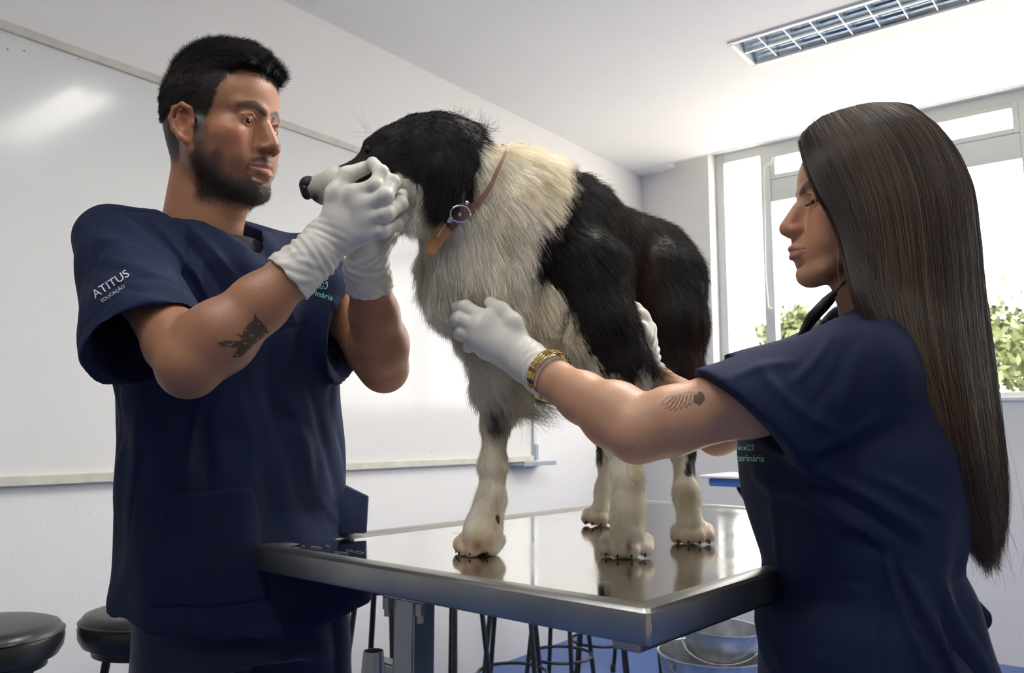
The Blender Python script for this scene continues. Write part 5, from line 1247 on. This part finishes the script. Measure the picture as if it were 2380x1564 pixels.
me.polygons.foreach_set('use_smooth', np.ones(len(me.polygons), bool)); me.set_sharp_from_angle(angle=math.radians(30)); me.materials.append(m_steel2); link(bpy.data.objects.new('table_rim', me), table)
# weld bead at the near corner
MB().tube([frT(.0015, .0015, -.001), frT(.0008, .0008, -.015), frT(.0015, .0015, -.032)], [.0028, .0042, .0030], 10).build('corner_weld', m_steel, table, smooth=True)
# under frame, legs
def sq(name, a, b, z0, z1, w=.025, m=m_leg): MB().box(a-w, a+w, b-w, b+w, z0, z1, frT, .003).build(name, m, table)
la = [(.487, .075)]
L0 = onplane(962, 1480, frT(0, .062, 0), tW); la0 = float((L0-TA)@tL)
for a, b in [(la0, .062), (.10, TWd-.10)]:
    MB().box(a-.021, a+.021, b-.021, b+.021, -TZ, -.044, frT, .003).build('leg', m_leg, table)
    MB().box(a-.045, a+.035, b-.030, b+.030, -.046, -.036, frT, .002).build('mounting_plate', m_steel2, table)
    for q in (-.038, .029): MB().lathe(frT(a+q, b-.024, -.062), [(.0075, 0), (.0075, .016)], 6).build('bolt', m_steel2, table); 
    for q in (-.038, .029): MB().lathe(frT(a+q, b-.024, -.072), [(.0045, 0), (.0045, .012)], 12).build('bolt', m_steel2, table)
MB().box(la0, la0+.09, .050, .078, -.172, -.142, frT, .003).build('cross_bar', m_leg, table)
for b in (.28, TWd-.28): MB().box(.012, TLn-.012, b-.02, b+.02, -.036, -.010, frT, .002).build('stiffener', m_leg, table)
MB().box(.025, .06, .02, TWd-.02, -.048, -.034, frT, .002).build('stiffener', m_leg, table)
pt = at(868, 1512, 1.10)
mb = MB(); mb.lathe((pt[0], pt[1], 0), [(.0150, 0), (.0150, pt[2]-.025), (.0128, pt[2]), (.0112, pt[2]), (.0112, pt[2]-.03), (.010, pt[2]-.04)], 24); mb.build('tube_post', m_leg, table, smooth=True, label='open steel tube standing beside the leg')
MB().quadbox([frT(*q) for q in ((la0-.03, .03, -TZ), (la0+.03, .03, -TZ), (.13, TWd-.06, -TZ), (.07, TWd-.06, -TZ), (la0-.03, .03, -TZ+.04), (la0+.03, .03, -TZ+.04), (.13, TWd-.06, -TZ+.04), (.07, TWd-.06, -TZ+.04))], .003).build('foot_bar', m_leg, table)
# white dog hairs lying on the steel
m_wh = mat('shed_hair', (.8, .8, .76), .6)
r = np.random.default_rng(3)
mb = MB()
for x, y in ((705, 1268), (735, 1271), (762, 1268), (722, 1286), (690, 1272), (812, 1279), (835, 1283), (793, 1284), (1060, 1238), (1400, 1352)):
    p = atz(x, y, TZ+.0009); an_ = r.uniform(-.4, .4)-.65; l = r.uniform(.006, .014); d = np.array([math.cos(an_), math.sin(an_), 0])*l
    mb.tube([p-d, p+[0, 0, .0003]+np.array([-d[1], d[0], 0])*.15, p+d], .00022, 5)
tag(mb.build('shed_hairs', m_wh), 'few loose white hairs lying on the steel table', 'hair', kind='stuff')

# --- stools
m_vinyl = mat('black_vinyl', (.022, .022, .022), .33, bump=.0009, bscale=45, spec=.5)
m_tubing = mat('black_tubing', (.014, .016, .020), .38)
WP = 1.985                               # distance of the row from the camera along the wall normal
def stool_at(t):                         # t metres along the wall from the first ring seen under the table
    q = atz(1191, 1563, .2); return np.array([q[0], q[1], 0])+D1*t
def make_stool():
    s = empty('round_stool', (0, 0, 0)); n = 40
    MB().lathe((0, 0, 0), [(.125, .628), (.140, .634), (.149, .650), (.151, .672), (.147, .688), (.139, .699), (.120, .705), (.06, .7065), (.0, .707)][:-1]+[(.001, .707)], 48).build('seat', m_vinyl, s, smooth=True)
    MB().tube([(math.cos(a)*.1485, math.sin(a)*.1485, .684) for a in np.linspace(0, 2*math.pi, 48, endpoint=False)], .0028, 8, closed=True).build('seat_piping', m_vinyl, s, smooth=True)
    MB().lathe((0, 0, 0), [(.12, .612), (.12, .630)], 32).build('seat_pan', m_tubing, s, smooth=True)
    for i in range(4):
        a = math.pi/4+i*math.pi/2; c, q = math.cos(a), math.sin(a)
        MB().tube([(c*.085, q*.085, .622), (c*.090, q*.090, .58), (c*.158, q*.158, .012)], .0095, 12).build('leg', m_tubing, s, smooth=True)
        MB().lathe((c*.160, q*.160, 0), [(.012, 0), (.0125, .03), (.010, .034)], 12).build('foot_cap', m_tubing, s, smooth=True)
    MB().tube([(math.cos(a)*.131, math.sin(a)*.131, .20) for a in np.linspace(0, 2*math.pi, 40, endpoint=False)], .0065, 10, closed=True).build('foot_ring', m_tubing, s, smooth=True)
    return s
SL = [(-1.83, 'black round stool at the far left, half cut by the frame'), (-1.53, 'black round stool peeping out behind the man at hip height'), (-1.10, 'black stool hidden behind the legs of the man'), (-.68, 'black stool whose legs show just right of the trousers of the man'), (-.34, 'black stool behind the square table leg'),
      (0.0, 'black stool whose foot ring shows lowest under the table'), (.32, 'black stool whose foot ring is the middle one of three under the table'), (.64, 'black stool whose foot ring is the uppermost one under the table'), (1.0, 'last black stool of the row near the room corner')]
proto = make_stool()
for i, (t, lb) in enumerate(SL):
    s = proto if i == 0 else copy_tree(proto); p = stool_at(t)+(D2*.12 if i == 1 else 0)
    s.location = p; s.rotation_euler = (0, 0, -AZ+[.1, .5, .2, .35, 0, .55, .15, .6, .3][i]); tag(s, lb, 'stool', 'black round stools along the whiteboard wall')

# --- galvanised buckets under the table
m_zinc = mat('galvanised_zinc', (.52, .55, .58), .38, metal=.85, var=.3, vscale=22, bump=.0008, bscale=20)
def bucket(c, r0, r1, h, tilt, label):
    b = empty('bucket', c, label=label, cat='bucket', group='zinc buckets under the table')
    M = Matrix.Rotation(tilt[0], 4, 'X') @ Matrix.Rotation(tilt[1], 4, 'Y')
    prof = [(.001, 0), (r0, 0), (r0+(r1-r0)*.72, h*.72), (r0+(r1-r0)*.73, h*.735), (r0+(r1-r0)*.75, h*.75), (r1, h), (r1+.005, h+.003), (r1+.004, h+.008), (r1-.003, h+.006), (r1-.003, h), (r0+(r1-r0)*.4-.003, h*.4), (r0-.003, .006), (.001, .006)]
    o = MB().lathe((0, 0, 0), prof, 48, cap=False).build('pail', m_zinc, None, smooth=True); o.parent = b
    for s_ in (-1, 1):
        o = MB().box(s_*(r1-.002)-.004, s_*(r1-.002)+.004, -.014, .014, h-.045, h-.008).build('handle_lug', m_zinc, None); o.parent = b
    hp = [((r1+.006)*math.cos(a), -abs(math.sin(a))*r1*1.02, h-.025-.07*math.sin(a)) for a in np.linspace(0, math.pi, 20)]
    o = MB().tube(hp, .0025, 8).build('wire_handle', m_chrome, None, smooth=True); o.parent = b
    b.rotation_euler = (tilt[0], tilt[1], tilt[2]); return b
bc = at(1660, 1500, 3.15)
bucket((bc[0], bc[1], 0), .15, .205, .30, (0, 0, .5), 'large zinc bucket standing on the blue floor under the table')
b2 = at(1672, 1445, 3.15)
bucket((b2[0], b2[1], .105), .10, .142, .285, (0, .04, -.4), 'smaller zinc bucket nested inside the large one')

# --- small side table by the window wall, seen behind the woman
m_bluepl = mat('blue_plastic', (.10, .22, .55), .4)
sp = at(1765, 1110, 3.6)
sd = empty('side_table', (sp[0], sp[1], 0), label='small white topped stand with blue underside behind the woman', cat='side table')
fs = lambda a, b, z: sp+D2*a-D1*b+np.array([0, 0, z]) 
MB().box(-.20, .25, -.17, .17, 0, .012, fs, .004).build('table_top', m_white, sd)
MB().box(-.17, .23, -.15, .15, -.035, 0, fs, .010).build('tray', m_bluepl, sd, label='blue underside')
MB().tube(cat_rom([fs(-.10, 0, -.03), fs(-.09, 0, -.06), fs(-.04, 0, -.12), fs(.04, 0, -.15), fs(.06, 0, -.22)], 5), .009, 10).build('bracket', m_tubing, sd, smooth=True)
MB().tube([fs(.06, 0, -.15), (fs(.06, 0, 0)*[1, 1, 0])+[0, 0, .02]], .014, 12).build('post', m_tubing, sd, smooth=True)
MB().lathe(fs(.06, 0, 0)*[1, 1, 0], [(.16, 0), (.16, .012), (.03, .03)], 28).build('foot', m_tubing, sd, smooth=True)
# ================================================================== lettering on the scrubs and ink on the skin, laid on the surfaces
CAMP = np.array([0, 0, EYE])
def bvh_of(V, Q): return BVHTree.FromPolygons([tuple(v) for v in V], [tuple(map(int, q)) for q in Q])
def drop_on(bvh, px, off):
    out = np.full((len(px), 3), np.nan)
    for i, (x, y) in enumerate(px):
        d = unit(ray(x, y)); h_ = bvh.ray_cast(Vector(CAMP), Vector(d), 4)
        if h_[0] is not None: out[i] = np.array(h_[0])-d*off
    return out
def lettering(txt, p0, p1, hpx, bvh, m, parent, shear=0.0, off=.0012, name='lettering', hp1=None):
    """text from photo point p0 to p1 (baseline), letter height hpx there (hp1 at the end)"""
    cu = bpy.data.curves.new('t', 'FONT'); cu.body = txt; cu.resolution_u = 3; o = bpy.data.objects.new('t', cu); COL.objects.link(o)
    bpy.context.view_layer.update(); me = bpy.data.meshes.new_from_object(o.evaluated_get(bpy.context.evaluated_depsgraph_get())); COL.objects.unlink(o); bpy.data.objects.remove(o)
    bm = bmesh.new(); bm.from_mesh(me); bmesh.ops.triangulate(bm, faces=bm.faces)
    for _ in range(3):
        el = [e for e in bm.edges if e.calc_length() > .12]
        if el: bmesh.ops.subdivide_edges(bm, edges=el, cuts=1); bmesh.ops.triangulate(bm, faces=bm.faces)
    bm.verts.ensure_lookup_table()
    co = np.array([v.co[:] for v in bm.verts]); w = co[:, 0].max(); p0 = np.array(p0, float); p1 = np.array(p1, float); d = p1-p0; n = np.array([d[1], -d[0]])/np.linalg.norm(d)
    if n[1] > 0: n = -n
    u = co[:, 0]/w; v = co[:, 1]/.7; hh = hpx+(0 if hp1 is None else (hp1-hpx))*u
    P = p0+u[:, None]*d+(v*hh)[:, None]*(n+shear*d/np.linalg.norm(d)); W3 = drop_on(bvh, P, off); bad = np.isnan(W3[:, 0])
    Mi = world_of(parent).inverted()
    for i, vv in enumerate(bm.verts):
        if not bad[i]: vv.co = Mi @ Vector(W3[i])
    bm.verts.ensure_lookup_table(); bmesh.ops.delete(bm, geom=[vv for i, vv in enumerate(bm.verts) if bad[i]], context='VERTS')
    me2 = bpy.data.meshes.new(name); bm.to_mesh(me2); bm.free(); me2.materials.append(m)
    return link(bpy.data.objects.new(name, me2), parent)
def ink(mask, box, bvh, m, parent, step=1.0, off=.0004, name='tattoo'):
    x0, y0, x1, y1 = box; xs = np.arange(x0, x1+step, step); ys = np.arange(y0, y1+step, step); X, Y = np.meshgrid(xs, ys, indexing='ij'); keep = mask(X.ravel(), Y.ravel()).reshape(X.shape)
    cells = np.argwhere(keep[:-1, :-1] & keep[1:, 1:] | keep[1:, :-1] & keep[:-1, 1:]); idx = lambda i, j: i*len(ys)+j
    Q = np.array([[idx(i, j), idx(i+1, j), idx(i+1, j+1), idx(i, j+1)] for i, j in cells]); us, inv = np.unique(Q, return_inverse=True)
    W3 = drop_on(bvh, np.stack([X.ravel()[us], Y.ravel()[us]], 1), off); Q = inv.reshape(-1, 4); Q = Q[~np.isnan(W3[:, 0])[Q].any(1)]; W3[np.isnan(W3[:, 0])] = 0
    z = W3[Q]; ok = (np.abs(z[:, :, 1]-z[:, :1, 1]) < .006).all(1); return mesh_np(name, W3, Q[ok], m, parent)
m_thread = mat('silver_thread', (.62, .64, .66), .45, spec=.5); m_green = mat('green_thread', (.22, .75, .48), .5)
m_ink = mat('tattoo_ink', (.075, .068, .06), .5, alpha=.66, var=.5, vscale=90); m_ink2 = mat('tattoo_line', (.10, .06, .045), .5, alpha=.75)
lettering('ATITUS', (221, 694), (302, 640), 20, top_bvh, m_thread, man, hp1=18, off=.0022)
lettering('EDUCAÇÃO', (237, 703), (291, 667), 7.5, top_bvh, m_thread, man, off=.0022)
lettering('Clínica', (690, 655), (742, 671), 12, top_bvh, m_green, man, off=.0018)
lettering('Veterinária', (688, 673), (772, 699), 13, top_bvh, m_green, man, off=.0018)
lettering('Clínica', (1692, 1044), (1734, 1046), 11, wtop_bvh, m_green, woman, off=.0018)
lettering('Veterinária', (1690, 1071), (1776, 1073), 16, wtop_bvh, m_green, woman, off=.0018)
def icon(cx, cy, s, bvh, parent): # little outline of a cat and dog square
    L_ = [[(0, 2), (0, -8), (3, -6), (6, -8), (8, -3)], [(0, 2), (2, 9), (5, 9), (5, 3), (9, 3), (9, 9), (13, 9)], [(8, -3), (13, -3), (14, -8), (17, -5), (18, 3), (13, 9)], [(3, -2), (5, -2)], [(14, 0), (16, 0)]]
    seg = [((cx+a[0]*s, cy+a[1]*s), (cx+b[0]*s, cy+b[1]*s)) for l in L_ for a, b in zip(l, l[1:])]
    def mk(X, Y): 
        P = np.stack([X, Y, 0*X], 1); d = np.full(len(X), 9.)
        for a, b in seg: d = np.minimum(d, line_dist3(P, [(*a, 0), (*b, 0)]))
        return d < .75
    ink(mk, (cx-2, cy-10*s, cx+20*s, cy+12*s), bvh, m_green, parent, .6, .0018, 'emblem')
icon(744, 662, 1.0, top_bvh, man); icon(1737, 1040, .8, wtop_bvh, woman)
mskin_bvh = bvh_of(np.vstack(allV_man), np.vstack(allQ_man)); wskin_bvh = bvh_of(wskV, wskQ)
cv = lambda pts, f, ox, oy: [(ox+x/f, oy+y/f) for x, y in pts]
eagle = cv([(1240, 862), (1255, 892), (1290, 930), (1318, 962), (1336, 1000), (1300, 1030), (1270, 1062), (1225, 1095), (1190, 1130), (1145, 1172), (1078, 1176), (1100, 1150), (1118, 1118), (1128, 1104), (1085, 1106), (1030, 1100), (990, 1097), (996, 1085), (974, 1070), (1012, 1062), (1050, 1056), (1090, 1060), (1130, 1062), (1152, 1045), (1128, 1028), (1098, 1012), (1132, 1008), (1152, 1022), (1162, 985), (1180, 955), (1205, 930), (1228, 912), (1234, 888)], 3.008, 180, 440)
def eag(X, Y):
    j = np.sin(X*.9+Y*.5)*1.2+np.sin(Y*1.3-X*.4)*1.0; d = poly_dist(X, Y, eagle)+j*.6
    w_ = waves(np.stack([X, Y*1.3, 0*X], 1), 5, 16, 12); hole = (w_ > 1.15) & (d < -3); return (d < 0) & ~hole
ink(eag, (500, 725, 630, 835), mskin_bvh, m_ink, man, 1.0)
blob = cv([(1838, 862), (1842, 828), (1868, 822), (1878, 800), (1902, 806), (1922, 832), (1924, 872), (1906, 884), (1888, 912), (1862, 896), (1848, 894)], 3.216, 1040, 660)
ink(lambda X, Y: poly_dist(X, Y, blob)+np.sin(X*1.1)*np.cos(Y*.9)*.8 < 0, (1608, 905, 1642, 948), wskin_bvh, m_ink, woman, .8)
tips = [(1598, 903), (1628, 934), (1662, 946), (1697, 950), (1740, 934), (1782, 926), (1815, 906)]; bases = [(1690, 838), (1715, 832), (1742, 822), (1768, 812), (1792, 806), (1815, 800), (1838, 806)]
def petals(X, Y):
    P = np.stack([X, Y, 0*X], 1); d = np.full(len(X), 9.)
    for t_, b_ in zip(cv(tips, 3.216, 1040, 660), cv(bases, 3.216, 1040, 660)):
        t_ = np.array(t_); b_ = np.array(b_); ax_ = t_-b_; pr = np.array([-ax_[1], ax_[0]])/np.linalg.norm(ax_)
        for s_ in (-1, 1): d = np.minimum(d, line_dist3(P, [(*(b_+ax_*q+pr*s_*5.2*math.sin(math.pi*min(1, q*.92+.08))**.7), 0) for q in np.linspace(0, 1, 9)]))
    return d < .8
ink(petals, (1530, 895, 1620, 962), wskin_bvh, m_ink2, woman, .8)
